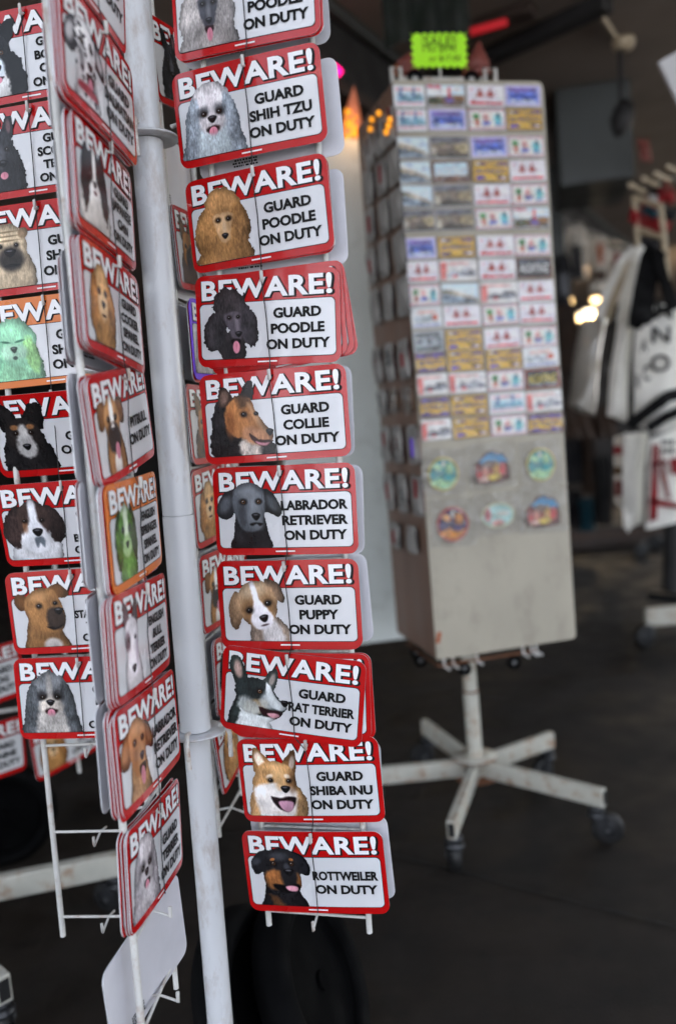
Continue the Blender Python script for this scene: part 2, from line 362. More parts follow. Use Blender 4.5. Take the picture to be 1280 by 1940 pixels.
def d_collie(p):
    p.frame(.5, .5, .5)
    p.P([(-.55, -.5), (-.8, .2), (-.75, 1.1), (.95, 1.1), (.85, .6), (.35, .1), (.3, -.5)], '1d1a1c', .03, .03, .5)
    p.P([(.0, .6), (.1, 1.1), (.55, 1.1), (.5, .6)], 'd8c9bd', .06, .03, .3)
    p.P([(-.5, -.35), (-.52, -.75), (-.38, -.9), (-.12, -.62), (-.15, -.4)], '3a2a22', .02, .02, .3); p.E(-.36, -.6, .12, .2, '8a6a5c', 20, .4, .1, .3, .7)
    p.P([(.1, -.6), (.32, -1.0), (.48, -.98), (.45, -.5)], '1e1a1a', .02, .02, .3)
    p.P([(-.35, -.3), (0, -.58), (.38, -.5), (.5, -.1), (.8, .3), (.95, .45), (.85, .68), (.5, .72), (.15, .55), (-.1, .5), (-.35, .2)], 'b4713c', .03, .02, .22)
    p.P([(-.05, -.6), (.3, -.62), (.36, -.35), (.08, -.3)], '4a3426', .06, .03, .3, .8)
    p.P([(.3, -.35), (.42, -.3), (.8, .32), (.66, .4)], 'd79c68', .06, .01, .15)
    p.P([(.15, .25), (.55, .3), (.9, .55), (.8, .7), (.45, .72), (.1, .55)], 'c9875a', .06, .02, .2)
    p.E(-.25, .1, .14, .4, '8c4e26', 0, .5, .1, .3, .7)
    p.eye(.17, -.1, .065); p.eye(.52, -.1, .045)
    p.nose(.87, .42, .1, .1)
    p.P([(.3, .42), (.55, .6), (.85, .62), (.9, .7), (.7, .8), (.45, .7), (.3, .52)], '3a1a18', .02, .008, .1)
    p.P([(.45, .64), (.65, .7), (.85, .7), (.7, .78), (.5, .72)], 'cf7f90', .02, .005, .1)
def d_lab(p, base='565b62', lo='26262a', hi='8b9198', body='222226', ton=False):
    p.frame(.5, .42, .5)
    p.P([(-.35, .2), (-.5, .8), (-.55, 1.2), (.6, 1.2), (.55, .8), (.35, .2)], body, .03, .012, .35)
    p.P([(-.4, -.45), (-.75, -.35), (-.98, .05), (-.9, .3), (-.6, .35), (-.42, .1)], lo, .03, .01, .2)
    p.P([(.4, -.45), (.72, -.35), (.95, .1), (.88, .32), (.6, .2), (.42, .1)], lo, .03, .01, .2)
    p.E(-.72, -.05, .16, .25, base, 35, .5, .05, .15, .8); p.E(.72, -.05, .14, .25, base, -35, .5, .05, .15, .8)
    p.P([(-.45, -.4), (-.2, -.62), (.2, -.62), (.45, -.4), (.48, .0), (.42, .4), (.3, .65), (0, .72), (-.25, .62), (-.4, .3), (-.48, 0)], base, .03, .01, .18)
    p.E(.0, -.35, .3, .2, hi, 0, .6, .05, .1, .5)
    p.P([(.0, -.1), (.28, -.1), (.4, .35), (.35, .6), (.12, .62), (-.02, .4)], hi, .1, .01, .1, .55)
    p.E(-.2, .3, .12, .3, lo, 0, .6, .05, .1, .5)
    p.E(-.17, -.12, .12, .08, lo, 0, .5, .05, .1, .7); p.E(.3, -.12, .1, .08, lo, 0, .5, .05, .1, .7)
    p.eye(-.16, -.11, .065, '6d4a2a'); p.eye(.3, -.11, .058, '6d4a2a')
    p.nose(.2, .3, .13, .11)
    p.P([(.0, .5), (.2, .46), (.4, .5), (.3, .56), (.2, .5), (.08, .56)], '101012', .02, .004, .1)
    if ton: p.P([(0, .52), (.36, .52), (.32, .72), (.04, .72)], '2a1214', .03, .01, .1); p.tongue(.18, .76, .12, .22)
def d_puppy(p):
    p.frame(.55, .48, .5, -14)
    p.P([(-.3, .4), (-.5, 1.5), (.7, 1.3), (.4, .4)], 'a08a78', .05, .03, .3); p.P([(0, .6), (-.1, 1.4), (.5, 1.2), (.35, .5)], 'ded8d8', .06, .02, .2)
    p.P([(-.5, -.5), (-.85, -.2), (-.95, .3), (-.85, .55), (-.6, .3), (-.45, .0)], '8a6a4c', .03, .015, .25)
    p.P([(.4, -.6), (.75, -.45), (.85, -.05), (.75, .15), (.55, -.1)], '7a5f48', .03, .015, .25)
    p.E(0, 0, .6, .64, 'a8825c', 0, .1, .06, .22); p.E(0, -.42, .4, .2, 'cbb08e', 0, .6, .05, .2, .7)
    p.E(-.32, .12, .2, .28, '7d5733', 10, .5, .08, .2, .8); p.E(.34, .08, .18, .24, '7d5733', -10, .5, .08, .2, .8)
    p.P([(-.07, -.6), (.07, -.6), (.1, -.1), (.28, .2), (.36, .5), (.15, .72), (-.18, .7), (-.34, .45), (-.22, .18), (-.08, -.1)], 'eeeaf0', .03, .012, .08)
    p.eye(-.28, .12, .075, '1c120c'); p.eye(.32, .06, .075, '1c120c')
    p.nose(.08, .44, .14, .11); p.E(.05, .62, .12, .03, '4a3438', 0, .5, 0, .1, .8)
def d_rat(p):
    p.frame(.47, .55, .5)
    p.P([(-.5, .1), (-.65, 1.1), (.55, 1.1), (.3, .5)], 'dfe6e6', .03, .02, .18); p.P([(-.55, .1), (-.85, 1.1), (-.62, 1.1), (-.4, .5)], '27302e', .03, .02, .3)
    p.P([(-.62, -.3), (-.78, -.95), (-.55, -1.1), (-.3, -.7), (-.22, -.35)], '2c3330', .02, .02, .3); p.E(-.52, -.7, .12, .26, 'b08f84', -14, .35, .1, .2, .9)
    p.P([(.2, -.4), (.45, -.78), (.66, -.8), (.6, -.3), (.45, -.2)], '3f4644', .02, .02, .3); p.E(.5, -.52, .08, .18, 'a99a92', 14, .4, .1, .2, .8)
    p.P([(-.6, -.2), (-.3, -.5), (.2, -.5), (.5, -.3), (.7, .0), (.92, .1), (.95, .3), (.7, .5), (.4, .58), (0, .5), (-.4, .4)], '262e2e', .03, .02, .3)
    p.P([(-.25, .2), (.1, .1), (.45, .1), (.3, .4), (0, .5), (-.3, .42)], 'a98b5e', .05, .02, .25)
    p.P([(.32, -.4), (.44, -.36), (.68, .02), (.94, .15), (.9, .32), (.6, .3), (.38, .05)], 'd9e0e2', .03, .012, .1)
    p.P([(-.35, .05), (-.1, .1), (.2, .3), (.1, .55), (-.3, .5), (-.5, .3)], 'aeb6b4', .06, .02, .2, .85); p.P([(.3, -.1), (.5, .05), (.6, .3), (.3, .34), (.15, .15)], 'c4ccce', .06, .015, .15, .8)
    p.eye(.15, -.14, .06, '7a4a22'); p.nose(.9, .12, .11, .1)
    p.P([(.15, .3), (.45, .35), (.82, .38), (.8, .52), (.55, .62), (.25, .5)], '2a1216', .02, .008, .1); p.P([(.4, .46), (.7, .44), (.76, .52), (.55, .58)], 'd08c98', .02, .005, .1)
    p.E(.3, .66, .3, .08, 'e8eeee', -8, .4, .08, .1)
def d_shiba(p):
    p.frame(.5, .52, .5)
    p.P([(-.6, .1), (-.75, 1.1), (.8, 1.1), (.65, .1)], 'b98a56', .03, .02, .3); p.P([(-.55, .2), (-.45, 1.1), (.4, 1.1), (.5, .2)], 'efe6de', .05, .03, .15)
    p.P([(-.6, -.35), (-.6, -1.0), (-.48, -1.05), (-.1, -.6), (-.2, -.35)], 'a4713e', .02, .012, .25); p.E(-.42, -.68, .12, .24, 'd9c0ac', -20, .35, .1, .2)
    p.P([(.25, -.55), (.55, -.92), (.68, -.9), (.62, -.3), (.45, -.25)], '8a5c34', .02, .012, .25); p.E(.55, -.6, .08, .2, 'cbb6a6', 14, .35, .1, .2, .9)
    p.P([(-.62, -.25), (-.3, -.6), (.2, -.62), (.55, -.35), (.62, .1), (.6, .5), (.3, .8), (-.2, .82), (-.6, .5), (-.7, .1)], 'bd8a52', .03, .02, .25)
    p.P([(-.66, .15), (-.3, .0), (0, -.02), (.15, .1), (.55, .15), (.58, .55), (.2, .85), (-.3, .85), (-.65, .5)], 'f0e8e2', .05, .02, .1)
    p.P([(-.1, -.55), (.14, -.58), (.28, .1), (.02, .12)], 'c89a64', .06, .02, .2, .8); p.E(.5, .0, .13, .3, '6b4526', 0, .5, .1, .3, .7)
    p.E(-.16, -.2, .1, .06, 'efe0cc', -20, .5, .1, .1, .8); p.E(.36, -.2, .09, .06, 'efe0cc', 20, .5, .1, .1, .8)
    p.eye(-.14, -.08, .06); p.eye(.4, -.06, .055); p.nose(.28, .18, .14, .11)
    p.P([(-.18, .4), (.1, .44), (.3, .4), (.56, .42), (.5, .66), (.3, .84), (.0, .72)], '1c1012', .025, .006, .1); p.P([(.05, .55), (.3, .52), (.48, .58), (.42, .78), (.25, .84), (.1, .72)], 'c48aa4', .025, .006, .1)
def d_rott(p):
    p.frame(.5, .46, .5)
    p.P([(-.35, .2), (-.55, .8), (-.6, 1.2), (.7, 1.2), (.55, .7), (.35, .2)], '19171a', .03, .015, .4)
    p.P([(-.4, .75), (-.2, 1.15), (.05, 1.2), (-.1, .9)], '7c4a26', .06, .03, .3, .8)
    p.P([(-.3, -.6), (-.66, -.5), (-.86, -.15), (-.78, .12), (-.58, .1), (-.45, -.15)], '1d1d21', .03, .01, .25); p.P([(.35, -.55), (.72, -.45), (.9, -.1), (.82, .14), (.64, .1), (.5, -.1)], '1b1b20', .03, .01, .25)
    p.E(-.72, -.25, .14, .1, '3c4048', -20, .6, .1, .1, .7)
    p.P([(-.5, -.3), (-.25, -.62), (.3, -.64), (.55, -.3), (.6, .2), (.5, .6), (.25, .75), (-.15, .75), (-.42, .5), (-.52, .1)], '1c1b1e', .03, .012, .35)
    p.E(.0, -.42, .25, .12, '454850', 0, .7, .1, .1, .6)
    p.E(-.2, -.32, .07, .045, 'a4602c', -20, .4, .1, .2); p.E(.36, -.33, .06, .045, 'a4602c', 20, .4, .1, .2)
    p.P([(-.48, .15), (-.25, .0), (.1, .05), (.12, .35), (-.1, .6), (-.4, .5)], '9c5c2c', .05, .02, .25); p.E(.52, .3, .08, .22, '8a5228', -8, .4, .1, .25)
    p.P([(.02, -.1), (.38, -.1), (.5, .25), (.3, .42), (.05, .38)], '1a191c', .05, .01, .25); p.E(.2, -.12, .08, .1, '50535b', 0, .7, 0, .1, .6)
    p.eye(-.18, -.2, .06, '5a3418'); p.eye(.36, -.2, .055, '5a3418'); p.nose(.26, .06, .16, .12)
    p.P([(-.25, .42), (.1, .45), (.5, .4), (.52, .55), (.2, .68), (-.15, .6)], '0c0a0c', .025, .008, .1); p.P([(.12, .5), (.3, .46), (.48, .5), (.44, .62), (.22, .62)], 'd48a9c', .02, .005, .1)
def d_dalm(p):
    d_lab(p, 'd8d4d8', '2a272c', 'efecf0', 'd6d2d6', True)
    p.frame(.5, .42, .5)
    r = random.Random(4)
    for i in range(26): p.E(r.uniform(-.5, .5), r.uniform(-.6, 1.1), r.uniform(.03, .09), r.uniform(.03, .08), '242228', 0, .3, .3, .1)
    p.P([(-.3, .78), (.4, .78), (.5, .95), (-.4, .95)], 'a02030', .03, .005, .2)
def d_chin(p):
    p.frame(.5, .45, .5)
    p.P([(-.6, -.2), (-.8, 1.2), (.8, 1.2), (.6, -.2)], 'e0dbd6', .04, .03, .15)
    p.E(-.52, .1, .26, .75, '191719', 8, .12, .15, .4); p.E(.52, .1, .24, .75, '191719', -8, .12, .15, .4)
    p.E(0, -.1, .45, .5, '1d1b1e', 0, .12, .1, .3); p.P([(-.08, -.6), (.08, -.6), (.1, 0), (.32, .3), (0, .5), (-.32, .3), (-.1, 0)], 'ece7e4', .04, .01, .1)
    p.eye(-.25, .0, .08); p.eye(.25, .0, .08); p.nose(0, .16, .1, .08); p.E(0, .34, .1, .05, '6a3a3c', 0, .4, 0, .1)
def d_cocker(p):
    p.frame(.5, .42, .5)
    p.P([(-.4, .2), (-.55, 1.2), (.6, 1.2), (.4, .2)], 'b0793f', .04, .03, .35)
    p.E(0, -.15, .42, .52, 'c39560', 0, .1, .1, .25); p.E(-.52, .3, .22, .65, '95602e', 10, .12, .18, .4); p.E(.52, .3, .22, .65, 'a06a36', -10, .12, .18, .4)
    p.E(0, .3, .25, .3, 'd4ab7a', 0, .3, .08, .2); p.eye(-.18, -.02, .065); p.eye(.2, -.02, .065); p.nose(.02, .26, .11, .09); p.E(.02, .5, .14, .035, '4a2c20', 0, .4, 0, .1)
def d_boxer(p):
    p.frame(.5, .44, .5)
    p.P([(-.35, .2), (-.5, 1.2), (.6, 1.2), (.4, .2)], 'a06c3c', .03, .01, .25); p.E(.05, 1.0, .22, .35, 'e4dcd4', 0, .3, .05, .1)
    p.P([(-.35, -.5), (-.75, -.5), (-.8, 0), (-.6, .1), (-.42, -.1)], '7a4e2a', .03, .01, .2); p.P([(.35, -.5), (.75, -.5), (.8, 0), (.6, .1), (.42, -.1)], '7a4e2a', .03, .01, .2)
    p.E(0, -.05, .46, .56, 'b27c48', 0, .1, .04, .2); p.P([(-.07, -.6), (.07, -.6), (.12, .0), (-.1, 0)], 'efe8e2', .03, .01, .1)
    p.P([(-.32, .1), (0, -.02), (.32, .1), (.38, .5), (.1, .68), (-.3, .6)], '2e2624', .05, .01, .2); p.E(.0, .12, .1, .12, 'e8e0da', 0, .5, .05, .1)
    p.eye(-.22, -.1, .065); p.eye(.22, -.1, .065); p.nose(.0, .2, .13, .1); p.tongue(.12, .66, .13, .2)
def d_spring(p):
    p.frame(.5, .45, .5)
    p.P([(-.4, .3), (-.5, 1.2), (.55, 1.2), (.45, .3)], '5b8f3a', .04, .03, .4)
    p.E(0, 0, .42, .6, 'a9c98c', 0, .1, .06, .2); p.E(-.5, .15, .24, .68, '3f5c22', 8, .12, .15, .45); p.E(.5, .1, .24, .68, '38521e', -8, .12, .15, .45)
    p.E(-.26, -.1, .18, .3, '4c7a2c', 0, .3, .08, .3); p.E(.28, -.1, .18, .3, '4c7a2c', 0, .3, .08, .3); p.P([(-.08, -.58), (.08, -.58), (.14, .1), (-.12, .1)], 'd5e6c4', .04, .01, .1)
    p.E(0, .34, .24, .26, '9cc07c', 0, .3, .05, .2); p.eye(-.22, -.04, .06, '20300f'); p.eye(.24, -.04, .06, '20300f'); p.nose(.02, .32, .11, .09, '1d3010')
def d_bullt(p):
    p.frame(.5, .5, .5)
    p.P([(-.35, .2), (-.45, 1.2), (.55, 1.2), (.35, .2)], 'd8d0d4', .04, .01, .12)
    p.P([(-.42, -.4), (-.45, -1.0), (-.3, -1.0), (-.08, -.55)], '6a4a50', .02, .01, .2); p.P([(.42, -.4), (.45, -1.0), (.3, -1.0), (.08, -.55)], '54464c', .02, .01, .2)
    p.P([(-.4, -.4), (0, -.62), (.4, -.4), (.38, .1), (.3, .6), (.02, .78), (-.26, .6), (-.38, .1)], 'dcd4da', .03, .01, .12); p.E(-.25, -.1, .15, .22, '6e5860', 0, .4, .05, .2); p.E(.26, .2, .08, .4, '9c8fa2', 0, .6, .05, .1, .6)
    p.eye(-.2, -.12, .04); p.eye(.2, -.12, .04); p.nose(.03, .58, .14, .1)
def d_tanlab(p): d_lab(p, 'a86c40', '7c4624', 'c48c5c', 'b07c50', True)
def d_west(p): shaggy(p, 'b9b2b6', '9d979c', 'c9c3c6', '4a464a', 'cac4c8')
def d_border(p):
    p.frame(.5, .45, .5)
    p.P([(-.6, 0), (-.8, 1.2), (.85, 1.2), (.65, 0)], '141416', .03, .03, .5); p.P([(-.3, .4), (-.35, 1.2), (.35, 1.2), (.3, .4)], 'e0e0e0', .05, .03, .15)
    p.P([(-.55, -.3), (-.7, -.9), (-.4, -.85), (-.15, -.5)], '121214', .03, .02, .3); p.P([(.55, -.3), (.7, -.9), (.4, -.85), (.15, -.5)], '121214', .03, .02, .3)
    p.E(0, -.05, .52, .58, '19191c', 0, .1, .08, .4); p.P([(-.07, -.6), (.08, -.6), (.1, -.1), (.3, .3), (.2, .68), (-.2, .68), (-.3, .3), (-.09, -.1)], 'c9d4de', .04, .012, .12)
    p.eye(-.25, -.05, .065, '6a4020'); p.eye(.25, -.05, .065, '6a4020'); p.nose(.05, .36, .15, .12); p.P([(-.15, .58), (.25, .58), (.1, .68)], '301418', .02, .005, .1); p.tongue(.06, .66, .13, .09)
def d_scot(p):
    p.frame(.5, .48, .5)
    p.P([(-.5, 0), (-.6, 1.2), (.6, 1.2), (.5, 0)], '26262a', .04, .03, .5)
    p.P([(-.4, -.4), (-.42, -.98), (-.25, -.95), (-.05, -.5)], '1e1e22', .02, .015, .3); p.P([(.4, -.4), (.42, -.98), (.25, -.95), (.05, -.5)], '1e1e22', .02, .015, .3); p.E(.3, -.7, .07, .2, '6a4c50', 0, .4, 0, .2)
    p.E(0, -.05, .42, .55, '2d2d32', 0, .12, .12, .5); p.E(0, .45, .4, .45, '212125', 0, .15, .15, .5); p.E(0, .1, .12, .35, '55555c', 0, .6, .1, .3, .6)
    p.eye(-.18, -.08, .05); p.eye(.2, -.08, .05); p.nose(.04, .3, .15, .11); p.tongue(.04, .62, .12, .1)
def d_shar(p):
    p.frame(.5, .45, .5)
    p.P([(-.5, .1), (-.7, 1.2), (.7, 1.2), (.5, .1)], 'b9a383', .04, .02, .25); p.E(0, -.05, .58, .6, 'bca685', 0, .1, .04, .25)
    for y in (-.42, -.3, -.18): p.E(0, y, .4, .025, '7c684c', 0, .6, .15, .1, .8)
    p.E(-.5, -.35, .16, .14, '94795a', 30, .2, .05, .2); p.E(.5, -.35, .16, .14, '94795a', -30, .2, .05, .2)
    p.E(.05, .32, .4, .34, '2c2724', 0, .3, .05, .3); p.eye(-.24, -.04, .055); p.eye(.26, -.04, .055); p.nose(.05, .16, .18, .12); p.E(.05, .5, .25, .05, '0e0c0c', 0, .4, 0, .1)
def d_green(p):
    p.frame(.45, .5, .52)
    p.P([(-.55, .1), (-.65, 1.1), (.7, 1.1), (.6, .1)], '7fc293', .05, .04, .3)
    p.E(0, -.05, .68, .66, '86cda0', 0, .1, .14, .2); p.E(-.5, .3, .2, .5, '74bb8e', 10, .2, .15, .3); p.E(.5, .3, .2, .5, '8fcf7c', -10, .2, .15, .3)
    p.E(-.15, .2, .25, .2, 'a5dcb8', 0, .4, .1, .2); p.E(.12, .2, .25, .2, 'a5dcb8', 0, .4, .1, .2); p.E(-.22, -.08, .14, .03, '2f6a4e', 10, .5, .1, .1); p.E(.2, -.08, .14, .03, '2f6a4e', -10, .5, .1, .1)
    p.nose(0, .14, .1, .09, '1d3a2c'); p.E(0, .36, .07, .05, '28463a', 0, .4, 0, .1)
def d_akita(p):
    p.frame(.5, .5, .5)
    p.P([(-.55, 0), (-.75, 1.2), (.75, 1.2), (.55, 0)], '1b191a', .04, .03, .4)
    p.P([(-.6, -.2), (-.72, -.9), (-.35, -.95), (-.1, -.5)], '161414', .03, .02, .3); p.P([(.6, -.2), (.72, -.9), (.35, -.95), (.1, -.5)], '161414', .03, .02, .3)
    p.E(0, 0, .58, .55, '211d1c', 0, .1, .08, .4); p.E(-.25, -.3, .12, .08, '8a5a34', 0, .4, .1, .2); p.E(.25, -.3, .12, .08, '8a5a34', 0, .4, .1, .2); p.P([(-.1, -.3), (.1, -.3), (.3, .4), (0, .65), (-.3, .4)], 'a9a6a4', .05, .02, .15)
    p.eye(-.23, -.12, .06); p.eye(.23, -.12, .06); p.nose(0, .3, .13, .1)
def d_bern(p):
    p.frame(.5, .45, .5)
    p.P([(-.5, .3), (-.75, 1.2), (.7, 1.2), (.5, .3)], 'cfd0d4', .05, .03, .15)
    p.P([(-.4, -.5), (-.75, -.3), (-1.0, .2), (-.85, .6), (-.55, .75), (-.42, .2)], '2e2220', .03, .02, .4); p.P([(.4, -.5), (.75, -.3), (.95, .15), (.8, .55), (.55, .6), (.42, .2)], '2e2220', .03, .02, .4)
    p.E(0, -.05, .5, .6, '3c2c28', 0, .1, .06, .3); p.P([(-.1, -.62), (.1, -.62), (.14, -.05), (.36, .3), (.38, .7), (.15, .9), (-.15, .9), (-.38, .7), (-.36, .3), (-.14, -.05)], 'dfe0e6', .04, .012, .1)
    p.E(-.28, .1, .08, .2, '8a5a3a', 0, .5, .1, .2, .7); p.eye(-.27, -.05, .055); p.eye(.27, -.05, .055); p.nose(.08, .3, .16, .13); p.P([(-.05, .5), (.08, .42), (.25, .5), (.22, .75), (.1, .62), (0, .75)], '55606c', .03, .01, .2, .9)
def d_staff(p):
    p.frame(.5, .45, .5)
    p.P([(-.35, .1), (-.6, .8), (-.6, 1.2), (.7, 1.2), (.5, .6), (.4, .2)], '8c5f34', .03, .01, .25); p.E(.2, 1.05, .28, .2, 'd8cfc8', 0, .3, .05, .1)
    p.P([(-.45, -.4), (-.75, -.5), (-.85, -.25), (-.7, .0), (-.52, -.1)], '70441f', .03, .01, .2); p.P([(.2, -.6), (.55, -.75), (.82, -.5), (.75, -.35), (.5, -.35)], '7a4c24', .03, .01, .2)
    p.P([(-.5, -.35), (-.15, -.62), (.35, -.6), (.55, -.25), (.65, .1), (.6, .5), (.35, .68), (-.05, .65), (-.4, .4), (-.55, .0)], 'a06c3a', .03, .01, .22); p.E(-.1, -.4, .3, .14, 'b98450', 0, .6, .05, .1, .7)
    p.P([(.15, .0), (.5, -.05), (.65, .2), (.58, .52), (.3, .6), (.1, .45)], '372a24', .05, .01, .2); p.eye(-.1, -.12, .065); p.eye(.4, -.18, .05); p.nose(.48, .06, .14, .11); p.P([(.05, .5), (.35, .52), (.6, .46), (.3, .6)], '150e0c', .02, .006, .1)
def d_lhasa(p): shaggy(p, '6f7276', '4e5256', 'b3a99e', '1e1c1e', 'c2bbb4')
def d_brown(p): d_cocker(p)
def d_shep(p):
    p.frame(.5, .5, .5)
    p.P([(-.55, .1), (-.7, 1.1), (.7, 1.1), (.5, .1)], '4a3320', .04, .03, .4)
    p.P([(-.55, -.3), (-.6, -1.0), (-.35, -.95), (-.1, -.5)], '5a3c22', .02, .015, .3); p.P([(.55, -.3), (.6, -1.0), (.35, -.95), (.1, -.5)], '5a3c22', .02, .015, .3)
    p.E(0, 0, .5, .55, '8c5c30', 0, .1, .08, .3); p.E(.02, .3, .28, .35, '1f1a18', 0, .3, .06, .3); p.eye(-.2, -.1, .055); p.eye(.2, -.1, .055); p.nose(.02, .3, .12, .1)

# ---------------------------------------------------------------- ground and building
def slab(name, x0, x1, y0, y1, z, m, kind='structure'):
    b = MB(); b.add([(x0, y0, z), (x1, y0, z), (x1, y1, z), (x0, y1, z)], [(0, 1, 2, 3)], m); o = b.build(name); tag(o, kind=kind); return o
slab('ground', -150, 150, -150, 150, -.13, 'street')
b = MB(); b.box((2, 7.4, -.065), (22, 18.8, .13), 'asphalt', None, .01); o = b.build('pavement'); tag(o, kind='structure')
def joint(name, p, q, w):
    p, q = Vector(p), Vector(q); d = (q-p).normalized(); n = Vector((-d.y, d.x, 0))*w/2; z = Vector((0, 0, .004)); k = 24; r = random.Random(2)
    L = []; R2 = []
    for i in range(k+1):
        c = p + (q-p)*i/k + n*r.uniform(-.7, .7); ww = r.uniform(.6, 1.3); L.append(c+n*ww+z); R2.append(c-n*ww+z)
    b = MB(); b.add(L+R2, [(i, k+1+i, k+2+i, i+1) for i in range(k)], 'rubber'); tag(b.build(name), kind='structure')
joint('pavement_joint', at_z(690, 1608, 0), at_z(1500, 1815, 0), .010)
joint('pavement_joint', at_z(690, 1240, 0), at_z(1500, 1150, 0), .016)
bld = empty('shop_building', (0, 5, 0)); BL = bld.location
tag(bld, 'dim shop arcade with a grey-brown soffit, dark header and open front', 'building')
ZS = 3.2
b = MB(); b.box(Vector((-1.2, 8.35, ZS+.15))-BL, (17.6, 16.7, .3), 'soffit'); b.build('soffit', bld)
for nm, c, s, m in (('back_wall', (2, 16.6, 1.65), (24, .2, 3.3), 'wall_dark'), ('sun_shade_wall', (-2.2, .4, ZS+.3+1.5), (15.6, .4, 3), 'wall_dark'), ('side_wall', (-6.1, 9.85, 1.65), (.2, 13.3, 3.3), 'wall_dark')):  # the wall above the soffit is unseen, added to block the sun
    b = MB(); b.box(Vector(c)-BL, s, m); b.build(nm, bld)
def beam(name, p, q, w, h, m, drop=0.):
    p, q = Vector(p), Vector(q); d = q-p; a = math.atan2(d.y, d.x); c = (p+q)/2 - Vector((0, 0, h/2+.002+drop))
    b = MB(); b.box(c-BL, (d.length, w, h), m, Matrix.Rotation(a, 3, 'Z'), .006); return b.build(name, bld)
h0 = at_z(590, -20, ZS); h1 = at_z(1215, 482, ZS); hd = (h1-h0).normalized(); h0 -= hd*.02
hn = Vector((-hd.y, hd.x, 0))
beam('header', h0 + hn*.10, h1 + hn*.10, .16, .30, 'dark_paint'); beam('header_trim', h0 + hn*.10, h1 + hn*.10, .2, .05, 'trim_brown', .30)
beam('header_edge', h0 - hn*.012, h1 - hn*.012, .05, .05, 'duct')
beam('ceiling_beam', at_z(770, 165, ZS), at_z(1150, -12, ZS), .10, .07, 'dark_paint')
beam('ceiling_beam', at_z(840, 60, ZS), at_z(1010, 5, ZS), .12, .05, 'trim_brown')
beam('ceiling_cable', at_z(1050, -30, ZS), at_z(700, -190, ZS), .05, .04, 'dark_paint')
# air duct under the soffit
dq = at_Y(1150, 240, 5.2); b = MB(); b.box(Vector((dq.x, 5.2+.35, (ZS+dq.z-.30)/2-.001))-BL, (.42, .7, ZS-dq.z+.30), 'duct', Matrix.Rotation(rad(-12), 3, 'Z'), .01); b.build('air_duct', bld)
dq = at_Y(1100, 250, 6.6); b = MB(); b.box(Vector((dq.x-.25, 7.1, ZS-.4))-BL, (.4, .5, .78), 'duct', Matrix.Rotation(rad(-12), 3, 'Z'), .01); b.build('air_duct', bld)
# conduit with a hanging bracket
c1 = at_z(1132, 22, ZS-.03); c2 = at_z(1172, 80, ZS-.03); cnd = empty('ceiling_conduit', c2); tag(cnd, 'pale conduit on the soffit ending in a box with a dark hanging lamp', 'conduit')
b = MB(); b.tube([c1-c2, Vector((0, 0, 0))], .014, 'frame_cream', 10); b.build('pipe', cnd)
b = MB(); b.lathe([(0, .02), (.055, .02), (.06, 0), (.05, -.03), (0, -.035)], 'frame_cream', None, 20, (.02, 0, -.005)); b.build('junction_box', cnd)
b = MB(); b.tube([(0, 0, -.03), (-.005, 0, -.28)], .013, 'dark_paint', 10); b.build('drop_rod', cnd)
b = MB(); b.lathe([(0, .07), (.035, .07), (.055, .02), (.06, -.03), (.035, -.08), (.012, -.11), (0, -.11)], 'dark_paint', Matrix.Rotation(rad(18), 3, 'Y'), 16, (.0, 0, -.36)); b.build('hanging_lamp', cnd)
# pale sign at the right edge
c = at_Y(1300, 160, 3.6); b = MB(); b.box((0, 0, 0), (.13, .02, .26), 'sign_white', Matrix.Rotation(rad(-24), 3, 'Y')); b.box((0, .012, 0), (.11, .006, .24), 'duct', Matrix.Rotation(rad(-24), 3, 'Y')); b.tube([(0, .03, .1), (0, .03, ZS-c.z)], .005, 'steel', 6)
o = b.build('hanging_sign'); o.location = c; tag(o, 'pale tilted panel hanging under the soffit', 'panel')
# green cloth and coloured lights high up
c = at_Y(805, 5, 3.75); b = sheet(lambda u, v: ((u-.5)*.36, .02*math.sin(u*20), (v-.5)*.34+.02*math.sin(u*9)), 30, 6, 'green_cloth'); o = b.build('awning_cloth'); o.location = c; tag(o, 'dark green cloth hanging above the sale card', 'cloth')
def bulb(name, label, u, v, Y, m, pts, r, grp=None):
    c = at_Y(u, v, Y); b = MB(); b.tube(pts, r, m, 10); b.tube([(p[0], p[1]+r*.6, p[2]+r*.5) for p in pts], r*.7, 'dark_paint', 8); b.tube([(pts[0][0], pts[0][1]+r, pts[0][2]+r), (pts[0][0], pts[0][1]+r, ZS-c.z)], .004, 'dark_paint', 6)
    o = b.build(name); o.location = c; tag(o, label, 'light', grp); return o
bulb('neon_strip', 'thin red neon strip up under the soffit', 925, 46, 3.9, 'lamp_red', [(-.08, 0, -.025), (.08, .02, .012)], .016)
bulb('neon_strip', 'short pink neon tube glowing behind the shih tzu sign', 634, 135, 4.0, 'lamp_pink', [(-.05, 0, .04), (.0, 0, .012), (.022, 0, -.012)], .016)
for i, (u, v, c_) in enumerate(((1127, 568, .026), (1078, 570, .016), (1079, 631, .022))):
    p = at_Y(u, v, 12.5); b = MB(); b.lathe([(0, .02), (c_*2.2, .02), (c_*2.4, 0), (c_*1.6, -.03), (0, -.04)], 'lamp_warm', None, 20); b.lathe([(0, .05), (c_*1.2, .05), (c_*1.6, .022), (0, .022)], 'steel', None, 16); b.tube([(0, 0, .05), (0, 0, ZS-p.z)], .006, 'dark_paint', 6)
    o = b.build('pendant_lamp'); o.location = p; tag(o, ('bright warm pendant lamp inside the shop, largest of the three', 'dim small pendant lamp inside the shop', 'round warm lamp low in the shop behind the bags')[i], 'lamp', 'warm lamps deep in the shop')
